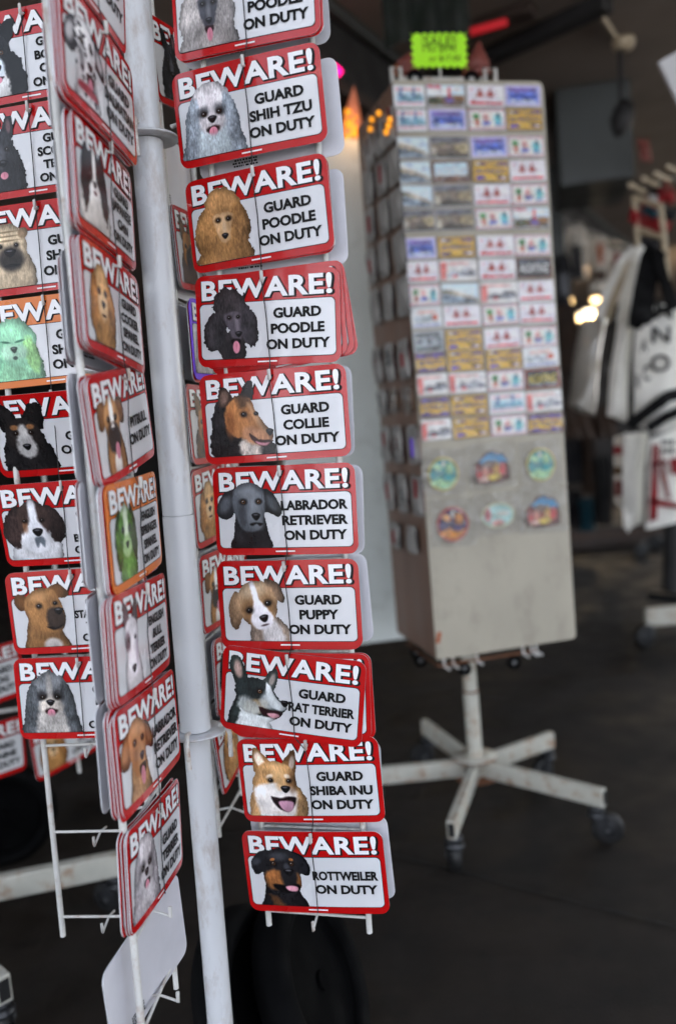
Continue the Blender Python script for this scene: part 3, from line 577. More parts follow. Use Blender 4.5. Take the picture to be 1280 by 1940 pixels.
for i, (u0, u1, v0, v1) in enumerate(((1070, 1102, 608, 602), (1106, 1136, 601, 595))):
    p = at_Y(u0, v0, 12.4); q = at_Y(u1, v1, 12.4); b = MB(); b.tube([Vector(), q-p], .036, 'lamp_warm', 12); b.box((q-p)/2 + Vector((0, .02, .06)), ((q-p).length, .1, .05), 'steel'); b.tube([(q-p)/2, (q-p)/2+Vector((0, 0, ZS-p.z))], .006, 'dark_paint', 6)
    o = b.build('tube_lamp'); o.location = p; tag(o, ('glowing warm tube lamp deep in the shop, left one', 'glowing warm tube lamp deep in the shop, right one beside the bags')[i], 'lamp', 'warm tube lamps')
# unseen building opposite, added to bounce sunlight into the arcade
opp = empty('bounce_building', (0, -15, -.13)); tag(opp, 'pale unseen two-storey building added across the street to bounce light back', 'building')
b = MB(); b.box((0, -2, 4.2), (46, 4, 8.4), 'bounce_facade'); b.box((0, -.0, 8.5), (46.4, 4.6, .24), 'sign_white'); b.build('wall', opp)
for i in range(10):
    for j in range(2):
        b = MB(); b.box((-20+4.4*i, .03, 2.2+3.6*j), (1.5, .08, 2.0), 'window_dark'); b.build('window', opp)
def glow(name, p, e, col):
    l = bpy.data.lights.new(name, 'POINT'); l.energy = e; l.color = col; l.shadow_soft_size = .1; o = bpy.data.objects.new(name, l); COL.objects.link(o); o.location = p
glow('lamp_glow', at_Y(1127, 580, 12.2) - Vector((0, 0, .1)), 9, (1, .75, .45)); glow('lamp_glow', at_Y(1090, 612, 11.9) - Vector((0, 0, .1)), 9, (1, .78, .5))
# ---------------------------------------------------------------- the sign rack and its signs
SW, SH, SR = .25, .1486, .0165
LV = Vector((.0207, .0042, 1.))
def pole_at(z): return Vector((-.301, 1.4778, 0)) + LV*z
BOW = .22
def bow(co):
    co = np.array(co, float); co[:, 1] += BOW*co[:, 0]**2; return co
def rrect_strip(x0, x1, z0, z1, r, y, nx=28):
    xs = sorted(set([x0 + (x1-x0)*i/nx for i in range(nx+1)] + [x0+r*(1-math.cos(a)) for a in (.25, .5, .75, 1., 1.25)] + [x1-r*(1-math.cos(a)) for a in (.25, .5, .75, 1., 1.25)]))
    top = []; bot = []
    for x in xs:
        d = max(0, r-(x-x0), r-(x1-x)); h = r-math.sqrt(max(0, r*r-d*d))
        top.append((x, y, z1-h)); bot.append((x, y, z0+h))
    return bot, top
def plate_mesh(front):
    b = MB(); t = .0014
    b0, t0 = rrect_strip(-SW/2, SW/2, -SH/2, SH/2, SR, -t/2); b1, t1 = rrect_strip(-SW/2, SW/2, -SH/2, SH/2, SR, t/2)
    n = len(b0); V = bow(b0+t0+b1+t1)
    b.add(V, [(i, i+1, n+i+1, n+i) for i in range(n-1)], front, True)
    b.add(V, [(2*n+i+1, 2*n+i, 3*n+i, 3*n+i+1) for i in range(n-1)], 'sign_back', True)
    ring = list(range(n)) + [2*n-1-i for i in range(n)]; back = [2*n+i for i in range(n)] + [4*n-1-i for i in range(n)]
    m = len(ring); b.add(V, [(ring[i], back[i], back[(i+1) % m], ring[(i+1) % m]) for i in range(m)], 'sign_white' if front == 'sign_red' else front)
    return b.mesh('sign_plate')
PX0, PX1, PZ0, PZ1 = -.47*SW, .466*SW, -.415*SH, .185*SH
def panel_mesh():
    b = MB()
    for g, y, m in ((.0011, -.0010, 'ink_black'), (0, -.0013, 'sign_white')):
        bo, to = rrect_strip(PX0-g, PX1+g, PZ0-g, PZ1+g, .008, y); n = len(bo)
        b.add(bow(bo+to), [(i, i+1, n+i+1, n+i) for i in range(n-1)], m, True)
    b.box((0, BOW*0-.0010, -.46*SH), (.034, .0003, .0022), 'ink_white')
    return b.mesh('message_panel')
def put_text(b, body, cx, cz, size, maxw, y, m, bold, sx=1., fit=None, bolden=0.):
    vs, fs = mesh_arrays(text_mesh(body, size, m, bold+bolden))
    xs = [v.x for v in vs]; zs = [v.y for v in vs]; w = max(xs)-min(xs); mx = (max(xs)+min(xs))/2; mz = (max(zs)+min(zs))/2
    k = sx
    if fit: k = fit/w
    elif maxw and w*sx > maxw: k = maxw/w
    V = bow([((v.x-mx)*k+cx, y, (v.y-mz)+cz) for v in vs])
    b.add(V, fs, m)
def heading_mesh():
    b = MB()
    put_text(b, 'BEWARE!', .0014, .335*SH-.0010, .0425, None, -.0013, 'ink_black', .062, fit=.232)
    put_text(b, 'BEWARE!', 0, .335*SH, .0425, None, -.0017, 'ink_white', .032, fit=.226)
    return b.mesh('heading')
def breed_mesh(lines):
    b = MB(); n = len(lines); p = .0247 if n < 4 else .0212; s = .0212 if n < 4 else .0186
    for i, t in enumerate(lines):
        put_text(b, t, .216*SW, -.115*SH + ((n-1)/2-i)*p, s, .114, -.0026, 'ink_black', .044, 1.1)
    return b.mesh('breed_text')
PLATE = {k: plate_mesh(k) for k in ('sign_red', 'sign_orange', 'violet_glint')}
PANEL = panel_mesh(); HEADING = heading_mesh()
def code_mesh():
    b = MB(); r = random.Random(3)
    for k in range(4):
        x = -.02
        while x < .02:
            w = r.uniform(.0012, .004); b.box((x+.045, .0010+BOW*(x+.045)**2, -.047-k*.0045), (w, .0003, .0028), 'ink_black'); x += w+r.uniform(.0008, .0022)
    return b.mesh('printed_code')
CODE = code_mesh()
DOG = .121
_PIC = {}
def dog_mesh(fn, seed):
    if fn not in _PIC:
        p = Pic(NPX, seed); globals()[fn](p); finish(p)
        cx, cz = PX0 - .0035 + DOG/2, PZ0 + DOG/2
        _PIC[fn] = pic_mesh(p, DOG, DOG, 'printed', lambda co: bow(co + np.array([cx, -.0021, cz])))
    return _PIC[fn]
WING = {'R': rad(-15.5), 'C': rad(-95), 'L': rad(172), 'B': rad(82)}
READ = {'R': 1, 'C': -1, 'L': -1, 'B': 1}
ROFF = {'R': -.006, 'C': -.034, 'L': -.008, 'B': -.016}
def wing_dir(k): return Vector((math.cos(WING[k]), math.sin(WING[k]), 0))
def wing_pt(k, s, o, z):
    e = wing_dir(k); n = (e*READ[k]).cross(Vector((0, 0, 1))); return pole_at(z) + e*s + n*o
def sign_matrix(k, s, o, z, yaw, roll, back=False, pitch=0.):
    e = wing_dir(k)*READ[k]; up = LV.normalized(); n = e.cross(Vector((0, 0, 1)))
    hx = e*math.cos(yaw) + n*math.sin(yaw)
    if back: hx = -hx
    hx = (hx - up*hx.dot(up)).normalized(); y = up.cross(hx)
    a = hx*math.cos(roll) + up*math.sin(roll); b = up*math.cos(roll) - hx*math.sin(roll)
    c = wing_pt(k, s, o, z)
    M = Matrix(((a.x, y.x, b.x, c.x), (a.y, y.y, b.y, c.y), (a.z, y.z, b.z, c.z), (0, 0, 0, 1)))
    return M @ Matrix.Rotation(pitch, 4, 'X')
def sign(M, label, group, fn=None, lines=None, front='sign_red', seed=3, code=False, head=True):
    o = bpy.data.objects.new('dog_sign', PLATE[front]); COL.objects.link(o); o.matrix_world = M
    tag(o, label, 'sign', group)
    link('message_panel', PANEL, o)
    if head: link('heading', HEADING, o)
    if lines: link('breed_text', breed_mesh(lines), o)
    if fn: link('dog_picture', dog_mesh(fn, seed), o)
    if code: link('printed_code', CODE, o)
    return o
GD = 'ON DUTY'
SIGNS = {
'R': [(.1934, .0233, 2.0299, 4.4, -1.2, 'd_silver', ['GUARD', 'POODLE', GD], 'silver grey poodle with its tongue out'), (.1882, .0231, 1.8675, 1.0, 2.1, 'd_shih', ['GUARD', 'SHIH TZU', GD], 'white and blue-grey shih tzu'),
      (.1887, .0155, 1.7033, 5.0, 1.9, 'd_apricot', ['GUARD', 'POODLE', GD], 'apricot brown poodle'), (.1903, .0125, 1.5404, 2.2, -2.6, 'd_black', ['GUARD', 'POODLE', GD], 'black poodle with a pink tongue'),
      (.192, .0146, 1.384, -2.2, .4, 'd_collie', ['GUARD', 'COLLIE', GD], 'sable rough collie'), (.1967, .0131, 1.2275, 1.6, -.5, 'd_lab', ['LABRADOR', 'RETRIEVER', GD], 'black labrador retriever'),
      (.1945, .018, 1.0701, 2., .3, 'd_puppy', ['GUARD', 'PUPPY', GD], 'tan and white puppy'), (.1877, .0158, .9123, -1.8, -7.1, 'd_rat', ['GUARD', 'RAT TERRIER', GD], 'rat terrier, the sign hanging crooked'),
      (.2074, .0095, .7622, -2.2, 2.3, 'd_shiba', ['GUARD', 'SHIBA INU', GD], 'smiling shiba inu'), (.2062, .0139, .5999, -2.6, 2., 'd_rott', ['ROTTWEILER', GD], 'black and tan rottweiler')],
'C': [(.262, .018, 2.012, 3., -5.5, 'd_lhasa', ['GUARD', GD], 'dog half cut off above the dalmatian'), (.2526, .0165, 1.855, 2.6, -5.3, 'd_dalm', ['GUARD', 'DALMATIAN', GD], 'spotted dalmatian'), (.2369, .0045, 1.7039, -1.1, -3.8, 'd_chin', ['GUARD', 'JAPANESE', 'CHIN', GD], 'black and white japanese chin'),
      (.2354, .0013, 1.5485, -.4, -5.1, 'd_cocker', ['GUARD', 'COCKER', 'SPANIEL', GD], 'golden cocker spaniel'), (.2179, -.0054, 1.392, .6, 9., 'd_boxer', ['PITBULL', GD], 'tan dog with a dark muzzle and pitbull wording'),
      (.2305, .0028, 1.2349, -1.2, 1.6, 'd_spring', ['ENGLISH', 'SPRINGER', 'SPANIEL', GD], 'green tinted springer spaniel'), (.2453, .0041, 1.0811, .4, -1.9, 'd_bullt', ['ENGLISH', 'BULL', 'TERRIER', GD], 'white english bull terrier'),
      (.2436, .0007, .9238, 2.9, -1.9, 'd_tanlab', ['LABRADOR', 'RETRIEVER', GD], 'reddish tan labrador'), (.2028, -.0182, .7293, 1.7, -4.5, 'd_west', ['GUARD', 'TERRIER', GD], 'pale grey shaggy terrier')],
'L': [(.191, .0059, 2.0164, 3.4, 1.3, 'd_border', ['GUARD', 'BORDER', 'COLLIE', GD], 'black and white border collie'), (.1941, .0073, 1.8623, 2.7, 1.1, 'd_scot', ['GUARD', 'SCOTTISH', 'TERRIER', GD], 'black scottish terrier'),
      (.1941, .0141, 1.7015, 2., 1.3, 'd_shar', ['GUARD', 'SHAR PEI', GD], 'wrinkled sand coloured shar pei'), (.1972, .0108, 1.5457, .4, 1.6, 'd_green', ['GUARD', 'SHIH TZU', GD], 'mint green tinted shih tzu'),
      (.1971, .0146, 1.386, 0, .9, 'd_akita', ['GUARD', GD], 'black prick-eared dog half lost in glare'), (.195, .015, 1.2306, -1., .8, 'd_bern', ['GUARD', 'SAINT', 'BERNARD', GD], 'brown and white saint bernard'),
      (.1943, .0137, 1.0747, -2.2, 1.1, 'd_staff', ['GUARD', 'STAFFORDSHIRE', 'TERRIER', GD], 'fawn staffordshire terrier'), (.1959, .0161, .918, -2.2, -.1, 'd_lhasa', ['GUARD', 'LHASA', 'APSO', GD], 'grey and cream lhasa apso')],
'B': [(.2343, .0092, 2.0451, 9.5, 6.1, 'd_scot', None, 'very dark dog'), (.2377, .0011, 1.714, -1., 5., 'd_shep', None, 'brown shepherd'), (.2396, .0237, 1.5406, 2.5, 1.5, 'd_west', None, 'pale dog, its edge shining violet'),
      (.2363, .0142, 1.381, 5.9, -.1, 'd_shep', None, 'dark-eared brown dog'), (.2333, .0127, 1.2314, 6.8, 4.7, 'd_cocker', None, 'long-eared spaniel'), (.2326, .0126, 1.0635, 6.3, 1., 'd_boxer', None, 'pinkish brown boxer'),
      (.2322, .0208, .8967, 3.2, -2., 'd_chin', None, 'small black and white dog'), (.2382, .0119, .7597, 3.7, 12.9, 'd_brown', None, 'orange-brown spaniel low down')]}
PLACE = {'R': 'right rack wing', 'C': 'near rack wing', 'L': 'left rack wing', 'B': 'rear rack wing'}
WGROUP = {'R': 'dog signs on the right wing', 'C': 'dog signs on the near wing', 'L': 'dog signs on the left wing', 'B': 'dog signs on the rear wing'}
ORD = ['topmost', 'second', 'third', 'fourth', 'fifth', 'sixth', 'seventh', 'eighth', 'ninth', 'tenth', 'eleventh', 'twelfth', 'thirteenth', 'fourteenth', 'fifteenth']
rs = random.Random(11)
seed = 3
for k, L in SIGNS.items():
    for i, (s, o, z, yw, rl, fn, lines, look) in enumerate(L):
        front = 'sign_orange' if fn in ('d_spring', 'd_green') else 'violet_glint' if 'violet' in look else 'sign_red'  # the violet rim is an LED reflection painted as plate colour
        seed += 1
        pit = rad({('L', 4): 19, ('L', 5): 8, ('L', 3): 5}.get((k, i), rs.uniform(-1.5, 1.5)))
        col = {'sign_red': 'red', 'sign_orange': 'orange', 'violet_glint': 'violet'}[front]
        sign(sign_matrix(k, s, o, z, rad(yw), rad(rl), pitch=pit), '%s sign with a %s, %s' % (col, look, PLACE[k].split(',')[0]), WGROUP[k], fn, lines or ['GUARD', 'DOG', GD], front, seed)
        # more signs waiting on the same hook
        n = {'R': {0: 1, 2: 1, 3: 3, 6: 2, 7: 2}.get(i, 0), 'C': 3, 'L': 1 if i in (4, 6) else 0, 'B': 1}[k]
        for j in range(n):
            jr = rs.uniform(-1.6, 1.6); js = rs.uniform(-.004, .004); jz = rs.uniform(-.004, .001)
            if (k, i) == ('R', 3): jr, js, jz = ((3.5, .006, .003), (6.5, .013, -.002), (9, .016, -.008))[j]
            if (k, i) == ('R', 7): jr, js, jz = ((5.2, .010, .0), (7.2, .014, -.003))[j]
            if k == 'C': js += .0015*(j+1)
            oo = o - (.0042 if k != 'C' else .0036)*(j+1)
            if k in 'RL': oo = max(oo, ROFF[k]+.004-.001*j)
            sign(sign_matrix(k, s+js, oo, z+jz, rad(yw), rad(rl+jr), pitch=pit), '%s sign behind the %s sign, %s' % (('first', 'second', 'third')[j], look.split(',')[0].split(' with')[0].split(' half')[0].split(' low')[0], PLACE[k].split(',')[0]), WGROUP[k]+', deeper on the hooks')
# signs on the far face of each wing: only their white backs show
BACKS = {'R': [(2.03, .196, 0), (1.855, .206, -2), (1.69, .203, 0), (1.385, .194, 1), (1.225, .202, 2), (1.07, .204, -2), (.755, .204, 1), (.615, .212, -3)],
         'C': [(1.86, .172, 1), (1.70, .176, -2), (1.545, .190, 2), (1.385, .200, 0), (1.235, .208, 1), (1.08, .213, -1), (.92, .218, 2), (.560, .225, -5)],
         'B': [(1.86, .215, 2), (1.70, .212, -1), (1.545, .215, 1), (1.385, .214, 0), (1.06, .212, 2), (.91, .214, -2), (.75, .214, 2)]}
BW = {'R': 'behind the right rack wing', 'C': 'behind the near rack wing', 'B': 'behind the rear rack wing'}
for k, L in BACKS.items():
    for i, (z, s, rl) in enumerate(L):
        for j in range(2 if (k == 'C' and i < 7) else 1):
            lab = '%s pale sign back %s%s' % (ORD[i], 'deeper ' if j else '', BW[k])
            if k == 'C' and i == 7: lab = 'large pale sign back hanging crooked below the near wing'
            elif j: lab = '%s pale sign back, outer of the two, %s' % (ORD[i], BW[k])
            sign(sign_matrix(k, s - (.026 if k == 'C' else .012)*j, ROFF[k]-.012-.012*j, z, rad(rs.uniform(-2, 2) + (9 if (k, i) == ('C', 7) else 0)), rad(rl), back=True), lab, 'sign backs on the far faces of the wings', code=True, head=False)
# ---- the stand itself
rack = empty('sign_rack', pole_at(0))
tag(rack, 'tall white pole rack with four wire wings hung with dog signs', 'display rack')
def rel(p): return Vector(p) - rack.location
def pole_z(v): return at_Y(320+.083*(v-700), v, 1.482).z
zr1, zr2, zj = pole_z(262), pole_z(1384), pole_z(975)
b = MB(); b.tube([rel(pole_at(.02)), rel(pole_at(1.0)), rel(pole_at(2.6))], .0232, 'pole_white', 28); b.build('pole', rack)
def kink(z, d): return pole_at(z) + Vector((d, 0, 0))
b = MB(); b.tube([rel(pole_at(zr2+.004)), rel(pole_at(zj-.001))], .0268, 'pole_white', 30); b.build('pole_sleeve', rack)
b = MB(); b.tube([rel(pole_at(zj+.001)), rel(pole_at((zj+zr1)/2)), rel(pole_at(zr1-.004))], .0262, 'pole_white', 30); b.build('pole_sleeve', rack)
b = MB(); b.tube([rel(pole_at(zr1+.004)), rel(pole_at(2.6))], .0255, 'pole_white', 30); b.build('pole_sleeve', rack)
for zz in (zr1, zr2):
    b = MB(); q = LV.to_track_quat('Z', 'Y').to_matrix()
    b.lathe([(.024, -.0022), (.052, -.0022), (.0535, 0), (.052, .0022), (.024, .0022)], 'pole_white', q, 36, rel(pole_at(zz)))
    for k in WING:
        e = wing_dir(k); p = pole_at(zz) + e*.046
        b.tube([rel(p + Vector((0, 0, .012))), rel(p + e*.012 + Vector((0, 0, .014))), rel(p + e*.018 + Vector((0, 0, -.004))), rel(p + e*.016 + Vector((0, 0, -.045)))], .0042, 'wire_white', 8)
    b.build('collar', rack)
b = MB(); b.lathe([(.0, .0), (.17, .0), (.17, .012), (.06, .03), (.03, .05), (.0, .05)], 'pole_white', None, 36, (0, 0, .004)); b.build('floor_plate', rack)
RODS = {'R': (.108, .292, .485), 'L': (.105, .292, .455), 'C': (.13, .303, .36), 'B': (.135, .325, .58)}
for k, (s0, s1, zb) in RODS.items():
    o = ROFF[k]; b = MB(); zt = 2.35
    if k == 'C':
        b.tube([rel(wing_pt(k, s0, o, .45)), rel(wing_pt(k, s0, o, zt))], .0045, 'wire_white', 10); b.tube([rel(wing_pt(k, s1, o, zb)), rel(wing_pt(k, s1, o, zt))], .0058, 'wire_white', 10)
    else:
        for s in (s0, s1): b.tube([rel(wing_pt(k, s, o, zb)), rel(wing_pt(k, s, o, zt))], .0052, 'wire_white', 10)
    zs = [x[2]+SH/2-.004 for x in SIGNS[k]]
    zs += {'R': [zs[-1]-.158], 'L': [zs[-1]-.165*1, zs[-1]-.165*2, zs[-1]-.165*3], 'C': [zs[-1]-.16, zs[-1]-.30], 'B': [zs[-1]-.16, zs[-1]-.235]}[k]
    for z in zs: b.tube([rel(wing_pt(k, s0, o, z)), rel(wing_pt(k, s1, o, z))], .0026, 'wire_white', 8)
    fr = b.build('wing_frame', rack)
    for i, z in enumerate(zs):
        h = MB(); n1 = len(SIGNS[k]); front = SIGNS[k][i][1] if i < n1 else o+.02
        sm = (SIGNS[k][i][0] if i < n1 else (s0+s1)/2)
        h.tube([rel(wing_pt(k, sm, o-.025, z-.004)), rel(wing_pt(k, sm, o, z)), rel(wing_pt(k, sm, front+.006, z-.010)), rel(wing_pt(k, sm, front+.0105, z-.013)), rel(wing_pt(k, sm, front+.011, z+.004))], .0021, 'wire_white', 8)
        h.box(rel(wing_pt(k, sm+.001, front+.0095, z-.004)), (.0045, .004, .017), 'wire_white', Matrix.Rotation(WING[k], 3, 'Z'), .001)
        h.build('hook', fr)
for k in 'RCL':
    pts = []
    for x in SIGNS[k]:
        s, o, z = x[:3]
        pts += [wing_pt(k, s, o+.0085, z+SH/2-.018), wing_pt(k, s+.002, o+.0045, z), wing_pt(k, s+.003, o+.005, z-SH/2+.004)]
    p0 = pts[0] + Vector((0, 0, .2)); pts = [p0] + pts
    c = pole_at(1); b = MB(); b.tube([p - c for p in pts], .00085, 'cord_black', 6)
    o_ = b.build('retaining_cord'); o_.location = c
    tag(o_, 'thin black cord running down the signs of the %s' % PLACE[k].split(',')[0], 'cord', 'cords holding the signs')
# ---------------------------------------------------------------- the magnet stand
def caster(parent, p, az, r=.05, w=.03, hub='fork_grey', high=None):
    """a swivel caster whose wheel touches the floor; p is the point under the leg it hangs from"""
    M = Matrix.Rotation(az, 3, 'Z'); top = p.z; q = Vector((p.x, p.y, 0)) + M @ Vector((.03, 0, 0))
    f = MB(); pl = parent.matrix_world.translation if parent.parent is None else Vector(parent.location)
    base = Vector((parent.location.x, parent.location.y, parent.location.z))
    f.lathe([(0, 0), (.022, 0), (.026, -.006), (.026, -.016), (.02, -.022), (.03, -.028), (.03, -.036), (0, -.036)], hub, None, 18, p - base)
    for sgn in (-1, 1):
        f.box((q + M @ Vector((-.012, sgn*(w/2+.004), 0)) + Vector((0, 0, (r+top-.03)/2)) - base), (.034, .004, max(top-.03-r+.02, .02)), hub, M @ Matrix.Rotation(rad(-12), 3, 'Y'))
    f.tube([q + M @ Vector((0, -w/2-.009, r)) - base, q + M @ Vector((0, w/2+.009, r)) - base], .007, 'steel', 8)
    fo = f.build('caster_fork', parent)
    X = M @ Matrix.Rotation(rad(90), 3, 'X')
    wv = MB(); wv.lathe([(r*.55, -w*.45), (r*.9, -w/2), (r, -w*.25), (r, w*.25), (r*.9, w/2), (r*.55, w*.45)], 'rubber', X, 28, q + Vector((0, 0, r)) - base)
    wv.lathe([(.006, -w*.4), (r*.3, -w*.42), (r*.57, -w*.3)], hub, X, 20, q + Vector((0, 0, r)) - base); wv.lathe([(.006, w*.4), (r*.3, w*.42), (r*.57, w*.3)], hub, X, 20, q + Vector((0, 0, r)) - base)
    wv.build('wheel', fo)
def leg_star(parent, c, zhub, n, R, a0, radii=None, size=(.03, .056), col='stand_white', r=.05, casters=True, az=None):
    base = parent.location
    for i in range(n):
        a = a0 + 2*math.pi*i/n; RR = radii[i] if radii else R
        d = Vector((math.cos(a), math.sin(a), 0)); M = Matrix.Rotation(a, 3, 'Z')
        droop = .012
        b = MB(); mid = Vector((c.x, c.y, zhub)) + d*(RR/2+.02)
        b.box(mid - base, (RR, size[0], size[1]), col, M, .003)
        b.box(Vector((c.x, c.y, zhub)) + d*(RR+.0203) - base, (.002, size[0]*.7, size[1]*.75), 'rubber', M)
        lo = b.build('leg', parent)
        if casters: caster(parent, Vector((c.x, c.y, zhub-size[1]/2-.0)) + d*(RR-.02), (az[i] if az else a+rad(200)), r)
        del lo
BA = .236; BO = Vector((.268, 2.6, .614)); BU = Vector((math.cos(BA), math.sin(BA), 0)); BN = Vector((-math.sin(BA), math.cos(BA), 0)); BW_, BH, BD = .47, 1.718, .391
stand = empty('magnet_stand', (.405, 2.86, 0)); SB = stand.location
tag(stand, 'tall square spinner stand with grey fronts, full of souvenir magnets, on a five-legged base', 'display stand')
def bpt(u, z, d=0.): return BO + BU*u + BN*d + Vector((0, 0, z))
MB_ = Matrix.Rotation(BA, 3, 'Z')
def board_front(mb, u0, u1, z0, z1, r, d, t, m):
    pr = [(u0, z0), (u1-r*.4, z0), (u1, z0+r*.4)] + [(u1-r+r*math.cos(a), z1-r+r*math.sin(a)) for a in (0, .4, .8, 1.2, 1.57)] + [(u0, z1)]
    n = len(pr); F_ = [bpt(u, z, d)-SB for u, z in pr]; B_ = [bpt(u, z, d+t)-SB for u, z in pr]
    mb.add(F_+B_, [tuple(range(n)), tuple(range(2*n-1, n-1, -1))] + [(i, n+i, n+(i+1) % n, (i+1) % n) for i in range(n)], m)
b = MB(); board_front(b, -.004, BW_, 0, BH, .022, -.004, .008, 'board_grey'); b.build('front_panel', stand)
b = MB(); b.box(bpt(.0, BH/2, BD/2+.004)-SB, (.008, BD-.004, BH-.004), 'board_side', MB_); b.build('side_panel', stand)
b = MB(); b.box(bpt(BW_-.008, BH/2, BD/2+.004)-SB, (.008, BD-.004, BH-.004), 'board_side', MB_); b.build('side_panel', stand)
b = MB(); b.box(bpt(BW_/2, BH/2, BD+.002)-SB, (BW_-.004, .008, BH-.004), 'board_grey', MB_); b.build('back_panel', stand)
b = MB(); b.box(bpt(BW_/2, .03, BD/2)-SB, (BW_-.02, BD-.02, .012), 'board_side', MB_)
b.box(bpt(BW_/2, BH-.03, BD/2)-SB, (BW_-.02, BD-.02, .012), 'board_side', MB_); b.build('inner_shelf', stand)
# base
pc = Vector((.398, 2.86, 0)); b = MB()
b.tube([pc+Vector((0, 0, .12))-SB, pc+Vector((0, 0, .42))-SB], .0255, 'stand_white', 20); b.tube([pc+Vector((0, 0, .42))-SB, pc+Vector((0, 0, .66))-SB], .0232, 'stand_white', 20)
b.lathe([(.0256, .418), (.0275, .418), (.0275, .424), (.0234, .424)], 'rust', None, 20, pc-SB); b.build('post', stand)
b = MB(); b.lathe([(.02, .185), (.075, .185), (.075, .191), (.02, .191)], 'stand_white', None, 32, pc-SB); b.lathe([(.02, .116), (.075, .116), (.075, .122), (.02, .122)], 'rust', None, 32, pc-SB)
b.lathe([(.0755, .186), (.077, .188), (.0755, .190)], 'rust', None, 32, pc-SB); b.build('hub_plate', stand)
def azim(u, v, z):
    p = at_z(u, v, z) - pc; return math.atan2(p.y, p.x), math.hypot(p.x, p.y)
LEGPX = [(850, 1585, .153), (1145, 1512, .153), (1045, 1400, .153), (803, 1375, .153), (690, 1472, .153)]
for i, (u, v, z) in enumerate(LEGPX):
    a, R_ = azim(u, v, z); d = Vector((math.cos(a), math.sin(a), 0)); M = Matrix.Rotation(a, 3, 'Z'); R_ = min(max(R_, .33), .47)
    b = MB(); b.box(pc + Vector((0, 0, .153)) + d*(R_/2+.02) - SB, (R_-.04, .028, .058), 'stand_white', M, .003); b.box(pc + Vector((0, 0, .153)) + d*(R_+.0006) - SB, (.002, .019, .042), 'rubber', M)
    b.build('leg', stand); caster(stand, pc + Vector((0, 0, .124)) + d*(R_-.03), (rad(95), rad(-15), rad(215), rad(200), rad(150))[i], .05)
# rails with little wheels at the bottom and the top
b = MB(); zb = -.03
P_ = [bpt(.01, zb, .03), bpt(BW_-.12, zb, .03), bpt(BW_-.12, zb, BD-.05), bpt(.01, zb, BD-.05), bpt(.01, zb, .03)]
b.tube([p-SB for p in P_], .0042, 'rust', 8)
for u in (.03, .06, .14, .30, .33, .345): b.tube([bpt(u, .01, .03)-SB, bpt(u, zb-.004, .03)-SB, bpt(u+.012, zb-.012, .012)-SB], .0045, 'wire_white', 8)
b.build('bottom_rail', stand)
def ring_wheel(p, r=.021):
    b = MB(); X = MB_ @ Matrix.Rotation(rad(90), 3, 'X')
    b.lathe([(r*.45, -.007), (r, -.009), (r*1.08, 0), (r, .009), (r*.45, .007), (r*.45, -.007)], 'rubber_worn', X, 24, p-SB); b.lathe([(.002, -.004), (r*.46, -.004), (r*.46, .004), (.002, .004)], 'steel', X, 16, p-SB); b.build('small_wheel', stand)
for u, d in ((.10, .04), (.262, .02), (.01, .2), (.03, .30)): ring_wheel(bpt(u, -.055, d))
for u in (.082, .262): ring_wheel(bpt(u, BH+.026, .05), .023)
b = MB()
for u0, u1 in ((.005, .032), (.298, .332)):
    b.tube([bpt(u0, BH-.03, .03)-SB, bpt(u0, BH+.048, .03)-SB, bpt(u1, BH+.048, .03)-SB, bpt(u1, BH-.03, .03)-SB], .006, 'wire_white', 10)
b.tube([bpt(.04, BH+.026, .05)-SB, bpt(.30, BH+.026, .05)-SB], .005, 'wire_white', 8); b.build('top_bracket', stand)
# a small orange price dot sticker at the lower corner
b = MB(); b.box(bpt(.006, .07, -.0055)-SB, (.012, .001, .034), 'cloth_orange', MB_ @ Matrix.Rotation(rad(15), 3, 'Y')); b.build('orange_tag', stand)
# ---- SALE card
sp = Vector(at_Y(832, 96, 2.66)); b = MB(); prof = []
NX, NY, cw, ch = 8, 5, .086, .052
def jag(a0, a1, n, inx, iny):
    for i in range(n):
        t = i/n; p = (a0[0]+(a1[0]-a0[0])*t, a0[1]+(a1[1]-a0[1])*t); prof.append((p[0], p[1]))
        t = (i+.5)/n; p = (a0[0]+(a1[0]-a0[0])*t, a0[1]+(a1[1]-a0[1])*t); prof.append((p[0]+inx, p[1]+iny))
jag((-cw, -ch*.95), (cw, -ch), NX, 0, .008); jag((cw, -ch), (cw, ch), NY, -.009, 0); jag((cw, ch), (-cw, ch), NX, 0, -.007); jag((-cw, ch), (-cw, -ch*.95), NY, .010, 0)
n = len(prof); fr_ = [(x, -.0008+.25*x*x, z) for x, z in prof]; bk = [(x, .0008+.25*x*x, z) for x, z in prof]
cc = [(0, -.0008, 0), (0, .0008, 0)]
b.add(fr_+bk+cc, [(i, (i+1) % n, 2*n) for i in range(n)] + [(n+(i+1) % n, n+i, 2*n+1) for i in range(n)] + [(i, n+i, n+(i+1) % n, (i+1) % n) for i in range(n)], 'sale_green')
sale = b.build('sale_card'); sale.location = sp; sale.rotation_euler = (0, rad(1.5), .1); tag(sale, 'neon green jagged sale card with handwriting on top of the magnet stand', 'price sign')
BOW0 = BOW
b = MB(); BOW = .25
put_text(b, 'SALE!', 0, .026, .034, .09, -.0016, 'ink_black', .004, 1.25); put_text(b, '1 for $9.95', .0, .002, .022, .1, -.0016, 'ink_black', 0, 1.1); put_text(b, 'or $17.00', .015, -.023, .022, .1, -.0016, 'ink_black', 0, 1.1)
for z in (.042, .0115): b.box((0, -.0014, z), (.1, .0004, .0016), 'ink_black')
for x in (-.05, .05): b.box((x, -.0009, .027), (.0016, .0004, .03), 'ink_black')
BOW = BOW0
b.build('handwriting', sale)
b = MB(); b.tube([(0, .002, -.03), (0, .006, -.1)], .003, 'wire_white', 6); b.build('card_stem', sale)
